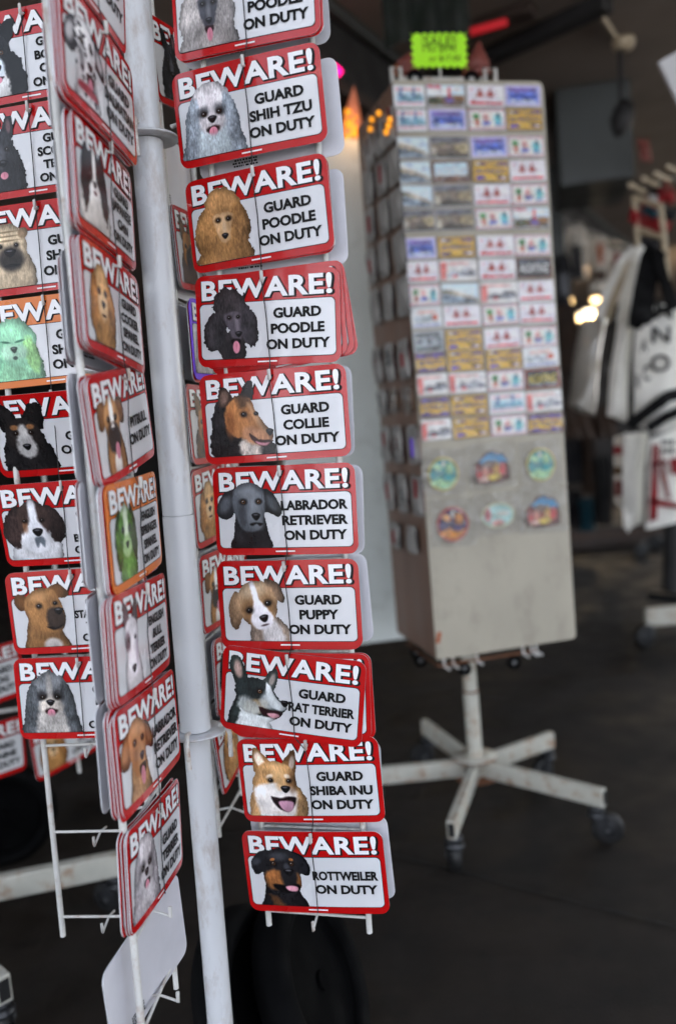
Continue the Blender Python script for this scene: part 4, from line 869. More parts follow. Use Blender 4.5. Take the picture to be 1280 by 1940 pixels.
# ---- magnets
def cvs(n=46, seed=1, bg_='e4e2e6'):
    p = Pic(n, seed); p.P([(-.2, -.2), (1.2, -.2), (1.2, 1.2), (-.2, 1.2)], bg_, .001, 0, .05, smooth=False); return p
def R_(p, x0, y0, x1, y1, c, s=.01, f=.004, tex=.12, op=1.): p.P([(x0, y0), (x1, y0), (x1, y1), (x0, y1)], c, s, f, tex, op, smooth=False)
def m_script(p):
    R_(p, 0, 0, 1, 1, 'dfe2ea'); R_(p, .05, .12, .9, .22, 'd98a92', .02, .02, .3, .8); R_(p, .1, .35, .95, .75, '8fb0c8', .05, .05, .5, .8)
    for x in (.2, .62): R_(p, x, .08, x+.07, .7, '4a6f9e')
    R_(p, .05, .8, .95, .88, 'c88090', .02, .02, .2, .8); p.P([(.1, .72), (.4, .45), (.5, .6), (.8, .4), (.95, .7)], '6f9aa8', .02, .02, .4, .7)
def m_light(p):
    R_(p, 0, 0, 1, 1, 'c2d4ea'); p.E(.3, .3, .3, .18, 'f2f4f8', 0, .4, .2); p.E(.75, .2, .2, .1, 'f4f6fa', 0, .4, .2); R_(p, .02, .03, .35, .14, 'c04a5a', .03, .03)
    R_(p, 0, .55, 1, 1, '6a5848', .05, .05, .7); p.E(.2, .75, .2, .15, '4a5038', 0, .4, .2, .5); p.E(.85, .6, .2, .12, '8a6238', 0, .4, .2, .5); R_(p, .56, .1, .63, .6, 'c4202c'); R_(p, .5, .62, .7, .85, '6a5aa0', .05, .04)
def m_tower(p):
    R_(p, 0, 0, 1, 1, 'dcd6e2'); R_(p, .02, .02, .98, .98, 'e0dbe6', .02)
    for x in (.34, .62): p.P([(x-.09, .58), (x, .08), (x+.09, .58)], 'a0463e', .01, .004, .2, smooth=False); R_(p, x-.1, .38, x+.1, .44, 'a0463e')
    R_(p, .15, .5, .85, .53, '9a7a80', .02, .01, .2, .8); R_(p, .06, .8, .94, .92, 'b8202c', .01, .015, .4); p.E(.1, .22, .03, .04, 'c84a50')
    R_(p, .3, .62, .7, .7, 'c8b8c4', .03, .03, .3)
def m_blue(p):
    R_(p, 0, 0, 1, 1, 'c9bfe0'); R_(p, .06, .1, .94, .9, '8d9ad4', .03); R_(p, .12, .14, .88, .3, '6a4a8c', .03, .03, .5, .8); R_(p, .1, .38, .9, .72, '4658a4', .04, .05, .8); R_(p, .15, .72, .85, .86, 'c6d0f0', .04, .03, .4)
def m_air(p):
    R_(p, 0, 0, 1, 1, 'ece6de')
    for i in range(14):
        c = ('c8485a', '5a5f9a')[i % 2]; x = i/14
        for y in (0, .9): p.P([(x+.02, y), (x+.06, y), (x+.03, y+.1), (x-.01, y+.1)], c, .008, 0, .1, smooth=False)
    for i in range(7):
        c = ('c8485a', '5a5f9a')[i % 2]; y = i/7
        for x in (0, .95): p.P([(x, y+.03), (x+.05, y+.0), (x+.05, y+.06), (x, y+.09)], c, .008, 0, .1, smooth=False)
    R_(p, .12, .22, .27, .5, '3f7a4a', .02, .02, .4); R_(p, .15, .5, .26, .8, 'a85848', .02, .02, .4); p.E(.45, .42, .08, .2, 'd8a0a0', 0, .3, .2, .4); R_(p, .36, .6, .58, .78, '5a66b4', .02, .02, .5); p.E(.78, .5, .11, .26, '6ab0bc', 0, .3, .2, .4); p.E(.8, .3, .05, .1, '37566a', 0, .3, .1); R_(p, .68, .74, .9, .82, '4a7ab0', .02, .02)
def m_gold(p):
    R_(p, 0, 0, 1, 1, 'aa8a44'); R_(p, .03, .05, .97, .95, 'cca648', .01)
    for y in (.1, .76): R_(p, .08, y, .34, y+.13, '3a2f86', .02, .02, .5); R_(p, .66, y, .94, y+.13, '3a2f86', .02, .02, .5)
    p.E(.15, .16, .06, .05, 'e8e4ee'); p.E(.85, .83, .06, .05, 'e8e4ee'); R_(p, .36, .13, .64, .17, '5a4a7a', .02, .02)
def m_gold2(p):
    m_gold(p); R_(p, .0, .0, 1, .3, '4a3c84', .04, .04, .5, .7); R_(p, .0, .82, 1, 1, '4a3c84', .04, .04, .5, .7)
def m_black(p): R_(p, 0, 0, 1, 1, '6a2c1c'); R_(p, .04, .07, .96, .93, '17151a', .01); R_(p, .06, .08, .94, .25, '5a6470', .05, .05, .5)
def m_alcb(p): R_(p, 0, 0, 1, 1, '6a4434'); R_(p, .05, .07, .95, .93, 'b8d0e0', .01); R_(p, .05, .7, .95, .93, '6a4a3a', .05, .05, .5)
def m_alcy(p): R_(p, 0, 0, 1, 1, '8c2c1c'); R_(p, .05, .08, .95, .92, '17140e', .01); R_(p, .06, .75, .94, .9, '8a8c90', .05, .05, .5)
def m_photo(p):
    R_(p, 0, 0, 1, 1, 'c6d8ea'); p.P([(0, .3), (.5, .45), (1, .8), (1, 1), (0, 1)], 'a89c8a', .04, .04, .5); p.P([(0, .5), (.6, .7), (1, .95), (0, .95)], '7a8896', .05, .04, .6); p.P([(0, .1), (.9, .55), (.95, .6), (0, .2)], 'eef4fa', .03, .03, .3)  # the pale diagonal streak paints plastic glare into the print
def m_rock(p):
    R_(p, 0, 0, 1, 1, '8e8576'); R_(p, 0, 0, 1, .3, '6e6f78', .05, .05, .5); p.E(.4, .6, .36, .3, '6a6056', 0, .4, .3, .6); p.E(.85, .55, .2, .25, 'a09478', 0, .4, .3, .5); R_(p, 0, .82, 1, 1, '2e2a26', .05, .06, .5); R_(p, .05, .5, .12, .9, 'd8d2c0', .03, .03)
def m_gate(p):
    R_(p, 0, 0, 1, 1, 'dedad8'); R_(p, .0, .1, .16, .95, 'd06a66', .03, .03, .4); R_(p, .1, .12, .8, .2, 'd47a74', .03, .03, .4, .7); p.P([(.2, .7), (.35, .5), (.5, .6), (.7, .4), (.95, .55), (.95, .8), (.2, .82)], '8a8c94', .03, .04, .8); p.E(.4, .8, .07, .06, 'd02a34', 0, .4)
def m_pale(p):
    R_(p, 0, 0, 1, 1, 'd9dadc'); R_(p, .2, .16, .8, .28, 'd89a90', .03, .04, .5, .8); R_(p, .1, .45, .75, .75, 'a0aab4', .05, .05, .6, .8); p.E(.78, .5, .09, .14, 'c85a3a', 0, .3, .1); R_(p, .05, .85, .95, .92, '6a74a8', .03, .02)
def m_grey(p):
    R_(p, 0, 0, 1, 1, '9ea4a8'); R_(p, .05, .1, .9, .22, '3c4148', .04, .05, .8); R_(p, .1, .35, .95, .7, '70777e', .06, .08, 1.); R_(p, .05, .78, .95, .9, '2c3038', .04, .05, .8)
KIND = {'A': ('m_script', 'pale blue bridge'), 'B': ('m_light', 'lighthouse landscape'), 'C': ('m_tower', 'lavender twin-tower'), 'D': ('m_blue', 'blue skyline'), 'E': ('m_air', 'striped airmail'), 'F': ('m_gold', 'gold and navy'), 'f': ('m_gold2', 'navy banded gold'),
        'G': ('m_black', 'black lettered'), 'g': ('m_alcb', 'white-lettered sky'), 'J': ('m_alcy', 'yellow-lettered black'), 'I': ('m_photo', 'painted-glare sky photo'), 'H': ('m_rock', 'brown rock photo'), 'K': ('m_gate', 'white red-towered'), 'k': ('m_pale', 'pale city sketch'), 'h': ('m_grey', 'grey city photo')}
ROWS = ['ABCD', 'ADEF', 'IHDE', 'IgFC', 'IHCE', 'HHEB', 'DFCE', 'CKCG', 'EIKC', 'kCEC', 'hFCE', 'fFFk', 'KKEJ', 'fFAK', 'KFEf']
ROWV = [183, 228, 280, 326, 371, 416, 468, 512, 556, 598, 643, 682, 723, 766, 808]
MW, MH = .120, .063
_mag = {}
def mag_mesh(k, var=0):
    key = (k, var)
    if key not in _mag:
        fn, _ = KIND[k]; p = cvs(56, ord(k)+131*var); globals()[fn](p)
        q = random.Random(ord(k)*7+var)
        for _i in range(26):      # fine printed detail
            x, y = q.uniform(.08, .92), q.uniform(.12, .88); ii = min(55, int(y*56)); jj = min(55, int(x*56)); c0 = p.rgb[ii, jj]; f = q.uniform(.55, 1.25)
            c1 = ''.join('%02x' % int(max(0, min(255, 255*v*f+q.uniform(-18, 18)))) for v in c0)
            p.E(x, y, q.uniform(.02, .09), q.uniform(.012, .03), c1, q.uniform(-30, 30), .4, .4, .4, .8)
        p.rgb = np.clip(.56+(p.rgb-.53)*1.25, 0, 1)
        bm_ = pic_mesh(p, MW-.004, MH-.004, 'printed_gloss', lambda co: co + np.array([0, -.0032, 0]), False)
        body = MB(); body.box((0, 0, 0), (MW, .006, MH), 'sign_white' if k not in 'FfJGg' else 'card_gold', None, .0015)
        let = None
        if k in 'FfGgJ':
            BO_ = globals()['BOW']; globals()['BOW'] = 0.
            let = MB(); t, c, wd = {'F': ('SAN FRANCISCO', 'ink_navy', .098), 'f': ('SAN FRANCISCO', 'ink_navy', .098), 'G': ('ALCATRAZ', 'ink_white', .094), 'g': ('ALCATRAZ', 'ink_white', .094), 'J': ('ALCATRAZ', 'ink_yellow', .094)}[k]
            put_text(let, t, 0, 0, .021 if k in 'Ff' else .034, None, -.0036, c, .02, fit=wd); let = let.mesh('lettering'); globals()['BOW'] = BO_
        _mag[key] = (body.mesh('magnet_body'), bm_, let)
    return _mag[key]
mat('ink_navy', '2c2470', .3, var=0); mat('ink_yellow', 'd8c030', .3, var=0)
SLEEVE = sheet(lambda u, v: ((u-.5)*(MW+.008), -.0052-.002*math.sin(u*3.1)*math.sin(v*3.1)-.0012*math.sin(u*17+v*9), (v-.5)*(MH+.006)), 14, 8, 'sleeve').mesh('sleeve')
ORDC = ['first', 'second', 'third', 'fourth']
r_ = random.Random(5)
for i, row in enumerate(ROWS):
    t = i/14
    for j, k in enumerate(row):
        u = (774+52*t, 843+48*t, 919+44*t, 989+43*t)[j]; v = ROWV[i] + (0, -1-2.2*t, -1-6.5*t, -1-11*t)[j] + (6*t if j == 0 else 5*t)
        c = on_plane(u, v, BO - BN*.008, BN)
        o = empty('souvenir_magnet', c); o.rotation_euler = (0, rad(r_.uniform(-1.3, 1.3)), BA)
        s = .80 if j == 0 else 1.0; o.scale = (s, 1, 1)
        tag(o, '%s plate magnet, %s in the %s row of the stand' % (KIND[k][1], ORDC[j], ORD[i] if i else 'top'), 'magnet', 'plate magnets on the grey stand')
        me, pm, lt = mag_mesh(k, r_.randint(0, 2))
        link('magnet_body', me, o); link('printed_face', pm, o)
        if lt: link('lettering', lt, o)
        q = link('plastic_sleeve', SLEEVE, o); q.rotation_euler = (0, rad(180*r_.randint(0, 1)), 0)
# round and arched magnets in bags
def m_sf(p, a, b_, c_):
    p.E(.5, .5, .5, .5, a, 0, .02, 0); p.E(.5, .5, .44, .44, b_, 0, .03, .03, .5); p.P([(.1, .75), (.4, .6), (.6, .72), (.9, .62), (.75, .88), (.3, .9)], c_, .03, .03, .4); p.E(.3, .3, .16, .1, c_, 20, .4, .4, .5); p.E(.7, .35, .14, .16, c_, 0, .4, .4, .5); p.E(.5, .2, .05, .12, 'e8e4d0', 0, .4, .1)
def r_teal(p): m_sf(p, 'd8c060', '2a8a92', 'a8d4a0')
def r_red(p): m_sf(p, 'c0392f', '3a2a5a', 'd88a3a')
def r_arch(p):
    p.P([(.06, .95), (.04, .45), (.25, .2), (.5, .02), (.8, .12), (.96, .4), (.97, .92)], '5a2620', .02, .02, .4); p.P([(.2, .35), (.45, .08), (.8, .15), (.9, .4)], '3f95cc', .04, .03, .3)
    for x, c in ((.15, 'a83a3a'), (.32, 'd08a7a'), (.48, '8a4030'), (.64, 'd8a860'), (.8, 'b04040')): p.E(x, .6, .09, .22, c, 0, .3, .3, .5)
    p.E(.55, .8, .2, .1, 'e0c060', 0, .3, .2, .4); p.E(.25, .85, .15, .07, 'e8b8a8', 0, .3, .2, .4); p.E(.45, .4, .2, .1, '8a6a5a', 0, .4, .3, .5)
def r_oval(p):
    p.E(.5, .5, .5, .42, 'd0d0a8', 0, .02, .01); p.E(.5, .5, .45, .37, 'a8d0cc', 0, .03, .05, .3); p.E(.2, .45, .1, .22, 'c86a70', 0, .3, .3, .4); p.E(.5, .75, .2, .1, 'e09a90', 0, .4, .3, .4); p.E(.65, .45, .2, .1, 'e4e8dc', 0, .4, .4, .3)
BIG = [(838, 898, 'r_teal', .098, .102, 'round teal magnet with yellow rim, left of the two'), (929, 885, 'r_arch', .118, .102, 'arched city scene magnet between the two round teal ones'), (1022, 880, 'r_teal', .098, .102, 'round teal magnet with yellow rim near the stand edge'),
       (856, 993, 'r_red', .102, .106, 'round red-rimmed purple magnet'), (941, 976, 'r_oval', .112, .092, 'pale green oval magnet in a clear bag'), (1026, 968, 'r_arch', .118, .106, 'arched city scene magnet beside the oval one')]
for u, v, fn, w, h, lab in BIG:
    c = on_plane(u, v, BO - BN*.010, BN); o = empty('bagged_magnet', c, BA); o.rotation_euler = (0, rad(r_.uniform(-5, 5)), BA); tag(o, lab, 'magnet', 'large magnets low on the grey stand')
    if fn + 'm' not in _mag:
        p = Pic(80, 9); globals()[fn](p); f_ = pic_mesh(p, w, h, 'printed_gloss', lambda co: co + np.array([0, -.0062, 0]))
        q = p.a.copy(); bb = MB()
        if fn == 'r_arch': pr = [(-.45, -.46), (-.47, .02), (-.26, .27), (0, .46), (.3, .36), (.46, .1), (.47, -.44)]
        else: pr = [(.485*math.cos(a*.2618), (.485 if fn != 'r_oval' else .405)*math.sin(a*.2618)) for a in range(24)]
        n = len(pr); bb.add([(x*w, -.006, z*h) for x, z in pr] + [(x*w, .004, z*h) for x, z in pr], [tuple(range(n)), tuple(range(2*n-1, n-1, -1))] + [(i, n+i, n+(i+1) % n, (i+1) % n) for i in range(n)], 'card_gold')
        _mag[fn+'m'] = (bb.mesh('magnet_body'), f_)
    link('magnet_body', _mag[fn+'m'][0], o); link('printed_face', _mag[fn+'m'][1], o)
    bg_ = sheet(lambda a, b_: ((a-.5)*(w+.045), -.009-.003*math.sin(a*9)*math.sin(b_*7), (b_-.5)*(h+.04)+.006), 12, 12, 'poly_bag'); bg_.build('clear_bag', o)
# ---- bagged souvenirs on the brown side
SN = -BU   # outward normal of the left side
def side_bag(u, v, kind, w, h, lab, tilt=0.):
    c = on_plane(u, v, BO - BU*.012, BU); o = empty('bagged_souvenir', c); o.rotation_euler = (0, rad(tilt), BA - rad(90)); tag(o, lab, 'bagged souvenir', 'bagged souvenirs on the brown side')
    b = MB(); b.box((0, 0, 0), (w*.8, .008, h*.75), kind, None, .003); b.build('souvenir', o)
    ph = r_.uniform(0, 6)
    s = sheet(lambda a, b_: ((a-.5)*w*(1+.03*math.sin(b_*9+ph)), -.006-.010*min(1, 5*min(a, 1-a), 6*min(b_, 1-b_))-.002*math.sin(a*13+b_*7+ph), (b_-.5)*h), 16, 16, 'bag_grey' if kind != 'card_gold' else 'poly_bag'); s.build('plastic_bag', o)
    if kind == 'card_red' or r_.random() < .3:
        e = MB(); e.box((w*r_.uniform(.1, .3), -.0185, r_.uniform(-.1, .2)*h), (w*.22, .003, h*r_.uniform(.3, .6)), r_.choice(['cloth_red', 'card_dark', 'card_red', 'violet_glint', 'cloth_red']), None, .001); e.build('card_or_glint', o)  # violet and bright red pieces are reflected glints painted as patches
mat('bag_grey', '8f8c89', .35, var=.3, scale=9, bump=.35, bscale=16)
SROWS = [(262, [703, 722, 742], 'card_red', .10), (335, [702, 726, 748], 'card_dark', .105), (410, [704, 731, 754], 'card_dark', .105), (490, [707, 730, 760], 'card_dark', .115), (572, [714, 738, 766], 'card_dark', .115), (686, [718, 741, 768], 'card_red', .12), (760, [727, 748, 774], 'card_gold', .09), (842, [734, 757, 786], 'card_red', .12), (935, [741, 766, 794], 'card_red', .125), (1022, [752, 783], 'card_dark', .09)]
for i, (v, us, kd, h) in enumerate(SROWS):
    for j, u in enumerate(us):
        kk = kd if not (kd == 'card_gold' and j == 0) else 'card_dark'
        vv = v + (len(us)-1-j)*(-.0) + ( (j-1)*(-27+44*(v-150)/1100.))
        side_bag(u, vv, kk, (.085, .085, .095)[j], h, '%s bagged souvenir, %s of its row, %s row on the brown side' % ({'card_dark': 'grey', 'card_red': 'red-flecked', 'card_gold': 'brassy'}[kk], ('rear', 'middle', 'front')[j] if len(us) == 3 else ('rear', 'front')[j], ORD[i] if i else 'top'), r_.uniform(-4, 4))
# ---------------------------------------------------------------- second grey stand behind the first
s2 = empty('magnet_stand', (.02, 3.5, 0)); S2 = s2.location; tag(s2, 'bare grey display stand behind the rack with glowing souvenirs on top', 'display stand')
zt2 = at_Y(700, 256, 3.38).z; hh2 = zt2 - .48
p0 = at_Y(752, 700, 3.3); x1 = p0.x; M2 = Matrix.Rotation(rad(8), 3, 'Z')
b = MB(); b.box(Vector((x1-.23, 3.38, .48+hh2/2))-S2, (.47, .012, hh2), 'panel_grey', M2, .004); b.build('front_panel', s2)
for d in (-.225, .225):
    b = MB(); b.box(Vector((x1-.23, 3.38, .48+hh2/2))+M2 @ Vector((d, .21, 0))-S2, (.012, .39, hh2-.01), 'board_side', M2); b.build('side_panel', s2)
b = MB(); b.box(Vector((x1-.23, 3.38, zt2-.02))+M2 @ Vector((0, .21, 0))-S2, (.44, .38, .012), 'board_grey', M2); b.build('top_panel', s2)
b = MB(); b.tube([Vector((x1-.36, 3.59, .1))-S2, Vector((x1-.36, 3.59, .6))-S2], .024, 'stand_white', 16); b.build('post', s2)
b = MB(); b.lathe([(0, 0), (.15, 0), (.15, .02), (.04, .05), (.03, .12), (0, .12)], 'stand_white', None, 28, Vector((x1-.36, 3.59, 0))-S2); b.build('base_plate', s2)
# glowing souvenirs on top
ct = at_Y(652, 250, 3.45); ct.z = zt2-.012; lamp = empty('lit_souvenir', ct); tag(lamp, 'orange glowing cone shaped souvenir lamp on the rear grey stand', 'lamp')
b = MB(); rr = random.Random(8); b.lathe([(.055, 0), (.06, .01), (.012, .19), (0, .225)], 'cone_shell', Matrix.Rotation(rad(8), 3, 'Y'), 20, (.02, 0, 0)); b.build('cone', lamp)
b = MB()
for i in range(34):
    h = rr.uniform(0, .12); a = rr.uniform(3.3, 5.2); r_c = .062*(1-h/.2)
    b.lathe([(0, .007), (.007, .003), (.007, -.003), (0, -.007)], 'lamp_glint_amber', None, 8, (.02+math.cos(a)*r_c+h*.13, math.sin(a)*r_c-.003, .008+h))
b.build('bead_lights', lamp); glow('souvenir_glow', ct + Vector((.05, -.12, .06)), .25, (1, .5, .15))
c = at_Y(655, 250, 3.42); c.z = zt2-.006; b = MB()
for i in range(60): b.lathe([(0, .009), (.009, .003), (.009, -.004), (0, -.009)], 'lamp_glint_amber', None, 8, (rr.uniform(-.10, .055), rr.uniform(-.03, .03), rr.uniform(-.004, .03)))
o = b.build('bead_string'); o.location = c; tag(o, 'heap of amber fairy lights on top of the rear grey stand', 'fairy lights', kind=None)
for i, (u, v) in enumerate(((704, 226), (701, 244), (717, 214), (735, 238), (731, 250), (738, 226))):  # fairy light reflections on the side, added as small glowing beads
    c = on_plane(u, v, BO - BU*.035, BU); b = MB(); b.lathe([(0, .009), (.007, .005), (.008, -.003), (.004, -.009), (0, -.010)], 'lamp_glint_amber', None, 12); b.tube([(0, 0, .008), (0, 0, .022)], .003, 'dark_paint', 6)
    o = b.build('reflection_bead'); o.location = c; tag(o, ('first', 'second', 'third', 'fourth', 'fifth', 'sixth')[i] + ' amber reflection bead added high on the brown side, counted from the back', 'fairy light', 'added amber reflections on the brown side')
# pink toys on top of the magnet stand
for i, (u, v, w, h, lab) in enumerate(((903, 122, .045, .10, 'pinkish pointed toy standing behind the sale card'), (876, 146, .03, .03, 'small orange-pink toy on the stand top'), (768, 118, .04, .06, 'dull grey-pink pointed toy behind the sale card edge'))):
    c = at_Y(u, v+14, 2.95); b = MB(); b.lathe([(0, 0), (w, 0), (w*.8, h*.35), (w*.25, h*.8), (0, h)], 'grip_pink', Matrix.Rotation(rad((8, 0, 22)[i]), 3, 'Y'), 14); b.lathe([(w*.3, 0), (w*1.05, -.004), (w*.3, -.02), (0, -.02)], 'cloth_orange' if i == 1 else 'grip_pink', None, 14)
    o = b.build('pointed_toy'); o.location = c; tag(o, lab, 'toy')
# ---------------------------------------------------------------- second sign rack, mostly out of sight on the left
c2 = at_z(-170, 1735, .12); c2.z = 0; r2 = empty('sign_rack', c2); tag(r2, 'second white sign rack standing behind, only its wheeled base and lowest signs showing', 'display rack')
b = MB(); b.tube([(0, 0, .03), (0, 0, 2.2)], .026, 'pole_white', 20); b.build('pole', r2)
e1 = at_z(238, 1626, .16) - c2; e2 = at_z(8, 1868, .16) - c2; e3 = at_z(40, 1600, .16) - c2; e4 = at_z(-330, 1650, .16)-c2; e5 = at_z(-420, 1850, .16)-c2
for i, e in enumerate((e1, e2, e4, e5)):
    e = Vector((e.x, e.y, 0)); a = math.atan2(e.y, e.x); L = e.length
    b = MB(); b.box(e/2 + Vector((0, 0, .15)), (L, .036, .066), 'stand_white', Matrix.Rotation(a, 3, 'Z'), .003); b.box(e*(1+.001/L) + Vector((0, 0, .15)), (.002, .025, .05), 'rubber', Matrix.Rotation(a, 3, 'Z')); b.build('leg', r2)
    caster(r2, c2 + e*(1-.03/L) + Vector((0, 0, .117)), a + rad(150), .05)
w0 = Vector((c2.x, c2.y, 0))
def free_sign(u, v, Y, az, roll, lab, fn, lines, sc=1.):
    c = at_Y(u, v, Y); sign(Matrix.Translation(c) @ Matrix.Rotation(az, 4, 'Z') @ Matrix.Rotation(roll, 4, 'Y'), lab, 'dog signs on the rear rack', fn, lines)
free_sign(-34, 1432, 2.15, rad(52), rad(3), 'red BEWARE sign at the left edge, hung on the rear rack', 'd_shep', ['GUARD', 'CANINE', GD])
free_sign(132, 1398, 2.35, rad(58), rad(-4), 'red BEWARE sign peeping out under the lhasa apso sign', 'd_brown', ['GUARD', 'DOG', GD])
free_sign(-40, 1290, 2.15, rad(50), rad(-2), 'red BEWARE sign above another at the left edge of the rear rack', 'd_chin', ['GUARD', 'DOG', GD])
fa, fb = at_Y(-34, 1432, 2.15), at_Y(132, 1398, 2.35); b = MB()
for p in (fa, fb):
    q = p - c2 + Vector((.01, .02, 0)); zt = 1.35; b.tube([Vector((q.x, q.y, q.z-.11)), Vector((q.x, q.y, zt))], .005, 'wire_white', 8); b.tube([Vector((q.x, q.y, zt-.02)), Vector((0, 0, zt-.02))], .006, 'wire_white', 8); b.tube([Vector((q.x, q.y, q.z+.10)), Vector((0, 0, q.z+.10))], .006, 'wire_white', 8)
b.build('wing_frame', r2)
# big rubber wheels on the floor
def big_wheel(u, v, Y, r, w, az, lean, lab):
    c = at_Y(u, v, Y); c.z = r*math.cos(lean)+.004; o = empty('rubber_wheel', c); o.rotation_euler = (lean, 0, az); tag(o, lab, 'wheel', 'big black wheels on the floor')
    X = Matrix.Rotation(rad(90), 3, 'X'); b = MB(); b.lathe([(r*.72, -w*.36), (r*.86, -w*.5), (r*.97, -w*.34), (r, 0), (r*.97, w*.34), (r*.86, w*.5), (r*.72, w*.36), (r*.72, -w*.36)], 'rubber_worn', X, 56); b.build('tyre', o)
    b = MB(); b.lathe([(.01, -w*.2), (r*.25, -w*.25), (r*.66, -w*.1), (r*.73, -w*.3), (r*.73, w*.3), (r*.66, w*.1), (r*.25, w*.25), (.01, w*.2)], 'rubber_dark', X, 40); b.tube([(0, -w*.3, 0), (0, w*.3, 0)], .02, 'rubber_dark', 12); b.build('rim', o)
big_wheel(492, 1930, 1.66, .20, .085, rad(76), rad(-22), 'large black rubber wheel right beside the foot of the white pole')
big_wheel(600, 1930, 1.72, .20, .085, rad(76), rad(-22), 'large black rubber wheel under the rottweiler sign')
big_wheel(20, 1640, 2.75, .17, .09, rad(20), rad(0), 'large black wheel behind the white bar of the rear rack')
# ---------------------------------------------------------------- right side: rack of bags and wares
def strap(pts, r, m, flat=.35):
    b = MB(); n = len(pts); V = []; Q = []
    D = []
    for i in range(n): D.append((pts[min(i+1, n-1)]-pts[max(i-1, 0)]).normalized())
    P = []; 
    for i in range(n-1):
        for k in range(5): t = k/5; P.append(pts[i].lerp(pts[i+1], t))
    P.append(pts[-1]); n = len(P)
    for i in range(n):
        d = (P[min(i+2, n-1)]-P[max(i-2, 0)]).normalized(); a = d.cross(Vector((0, 1, 0))).normalized()*r; y = Vector((0, .004, 0)) + Vector((0, .008*math.sin(i*.9), 0))
        V += [P[i]-a-y, P[i]+a-y, P[i]+a+y*.2, P[i]-a+y*.2]
    for i in range(n-1):
        for k in range(4): Q.append((i*4+k, i*4+(k+1) % 4, i*4+4+(k+1) % 4, i*4+4+k))
    Q += [(0, 1, 2, 3), (4*n-1, 4*n-2, 4*n-3, 4*n-4)]
    b.add(V, Q, m); return b
def bag(name, lab, quad, Y, thick, m, grp='bags hanging on the right'):
    """quad: TL, TR, BR, BL sight lines on the plane y=Y"""
    P = [at_Y(u, v, Y) for u, v in quad]; c = (P[0]+P[1])/2; o = empty(name, c); tag(o, lab, 'bag', grp); P = [p-c for p in P]
    rr = random.Random(int(quad[0][0]))
    ph = [rr.uniform(0, 6) for _ in range(4)]
    def f(u, v, sgn):
        top = P[0]*(1-u)+P[1]*u; bot = P[3]*(1-u)+P[2]*u; p = top*(1-v)+bot*v
        d = thick*math.sin(math.pi*min(max(u, 0), 1))**.6*(.35+.65*v**.5) * (1-.25*max(0, v-.9)*10*.4)
        d += .006*math.sin(u*9+ph[0]+v*3)*math.sin(math.pi*u) + .005*math.sin(v*13+ph[1]+u*4)*math.sin(math.pi*u)
        return p + Vector((.004*math.sin(v*7+ph[2]), -sgn*d, .003*math.sin(u*8+ph[3])))
    b = MB()
    for sgn in (1, -1):
        s = sheet(lambda u, v: f(u, v, sgn), 16, 22, m); b.add(s.v, s.f, m, True)
    b.build('bag_body', o)
    return o, c, P, f
def handle(o, c, pts, Y, r, m, flat=.3):
    P = [at_Y(u, v, Y) - c for u, v in pts]; strap(P, r, m, flat).build('handle', o)
def flatplate(o, c, px, Y, dy, m, nm):
    P = [at_Y(u, v, Y-dy) - c for u, v in px]; n = len(P); b = MB(); b.add(P + [p+Vector((0, .004, 0)) for p in P], [tuple(range(n)), tuple(range(2*n-1, n-1, -1))] + [(i, n+i, n+(i+1) % n, (i+1) % n) for i in range(n)], m); b.build(nm, o)
def letter(o, c, ch, u, v, Y, hpx, m='ink_black', rot=0., sx=1., bold=.02):
    p = at_Y(u, v, Y) - c; hm = hpx/FPX*Y; me = text_mesh(ch, hm/.72, m, bold); vs, fs = mesh_arrays(me); xs = [a.x for a in vs]; zs = [a.y for a in vs]; mx = (min(xs)+max(xs))/2; mz = (min(zs)+max(zs))/2
    b = MB(); M = Matrix.Rotation(rot, 3, 'Y'); b.add([p + M @ Vector(((a.x-mx)*sx, 0, a.y-mz)) for a in vs], fs, m); b.build('printed_letter', o)
YB = 4.2
o, c, P, f = bag('tote_bag', 'pale tote bag wrapped in shiny clear plastic, nearest the magnet stand', [(1098, 606), (1148, 604), (1124, 788), (1074, 768)], YB, .10, 'bag_clear')
handle(o, c, [(1128, 612), (1148, 560), (1176, 496), (1200, 472)], YB, .020, 'bag_canvas'); handle(o, c, [(1146, 610), (1164, 560), (1186, 505), (1203, 480)], YB+.06, .018, 'frame_cream')
o, c, P, f = bag('tote_bag', 'plain white canvas tote bag seen edge-on beside the plastic-wrapped one', [(1168, 600), (1198, 598), (1186, 800), (1147, 786)], YB-.05, .05, 'bag_canvas')
handle(o, c, [(1174, 610), (1186, 550), (1204, 486), (1216, 468)], YB-.05, .021, 'bag_canvas'); handle(o, c, [(1193, 608), (1204, 550), (1214, 490), (1219, 470)], YB-.1, .024, 'bag_canvas'); handle(o, c, [(1180, 606), (1196, 560), (1206, 520)], YB-.03, .014, 'frame_cream')
o, c, P, f = bag('tote_bag', 'white city tote bag with tall black letters and black handles', [(1204, 585), (1330, 560), (1325, 765), (1198, 800)], YB-.15, .06, 'bag_canvas')
for ch, u, v, h, sx in (('N', 1256, 588, 30, 1.15), ('N', 1251, 634, 30, 1.25), ('O', 1250, 688, 32, 1.1), ('A', 1219, 655, 24, .55), ('C', 1224, 706, 30, .5), ('S', 1211, 612, 18, .5), ('R', 1208, 722, 26, .4)): letter(o, c, ch, u, v, YB-.15-.085, h, rot=rad(4), sx=sx)
handle(o, c, [(1210, 612), (1220, 550), (1232, 492), (1243, 472)], YB-.26, .050, 'bag_black'); handle(o, c, [(1240, 474), (1254, 520), (1274, 585)], YB-.28, .026, 'bag_black'); handle(o, c, [(1215, 612), (1245, 592), (1290, 574)], YB-.27, .016, 'bag_black'); handle(o, c, [(1200, 622), (1210, 590), (1222, 560)], YB-.24, .03, 'bag_black')
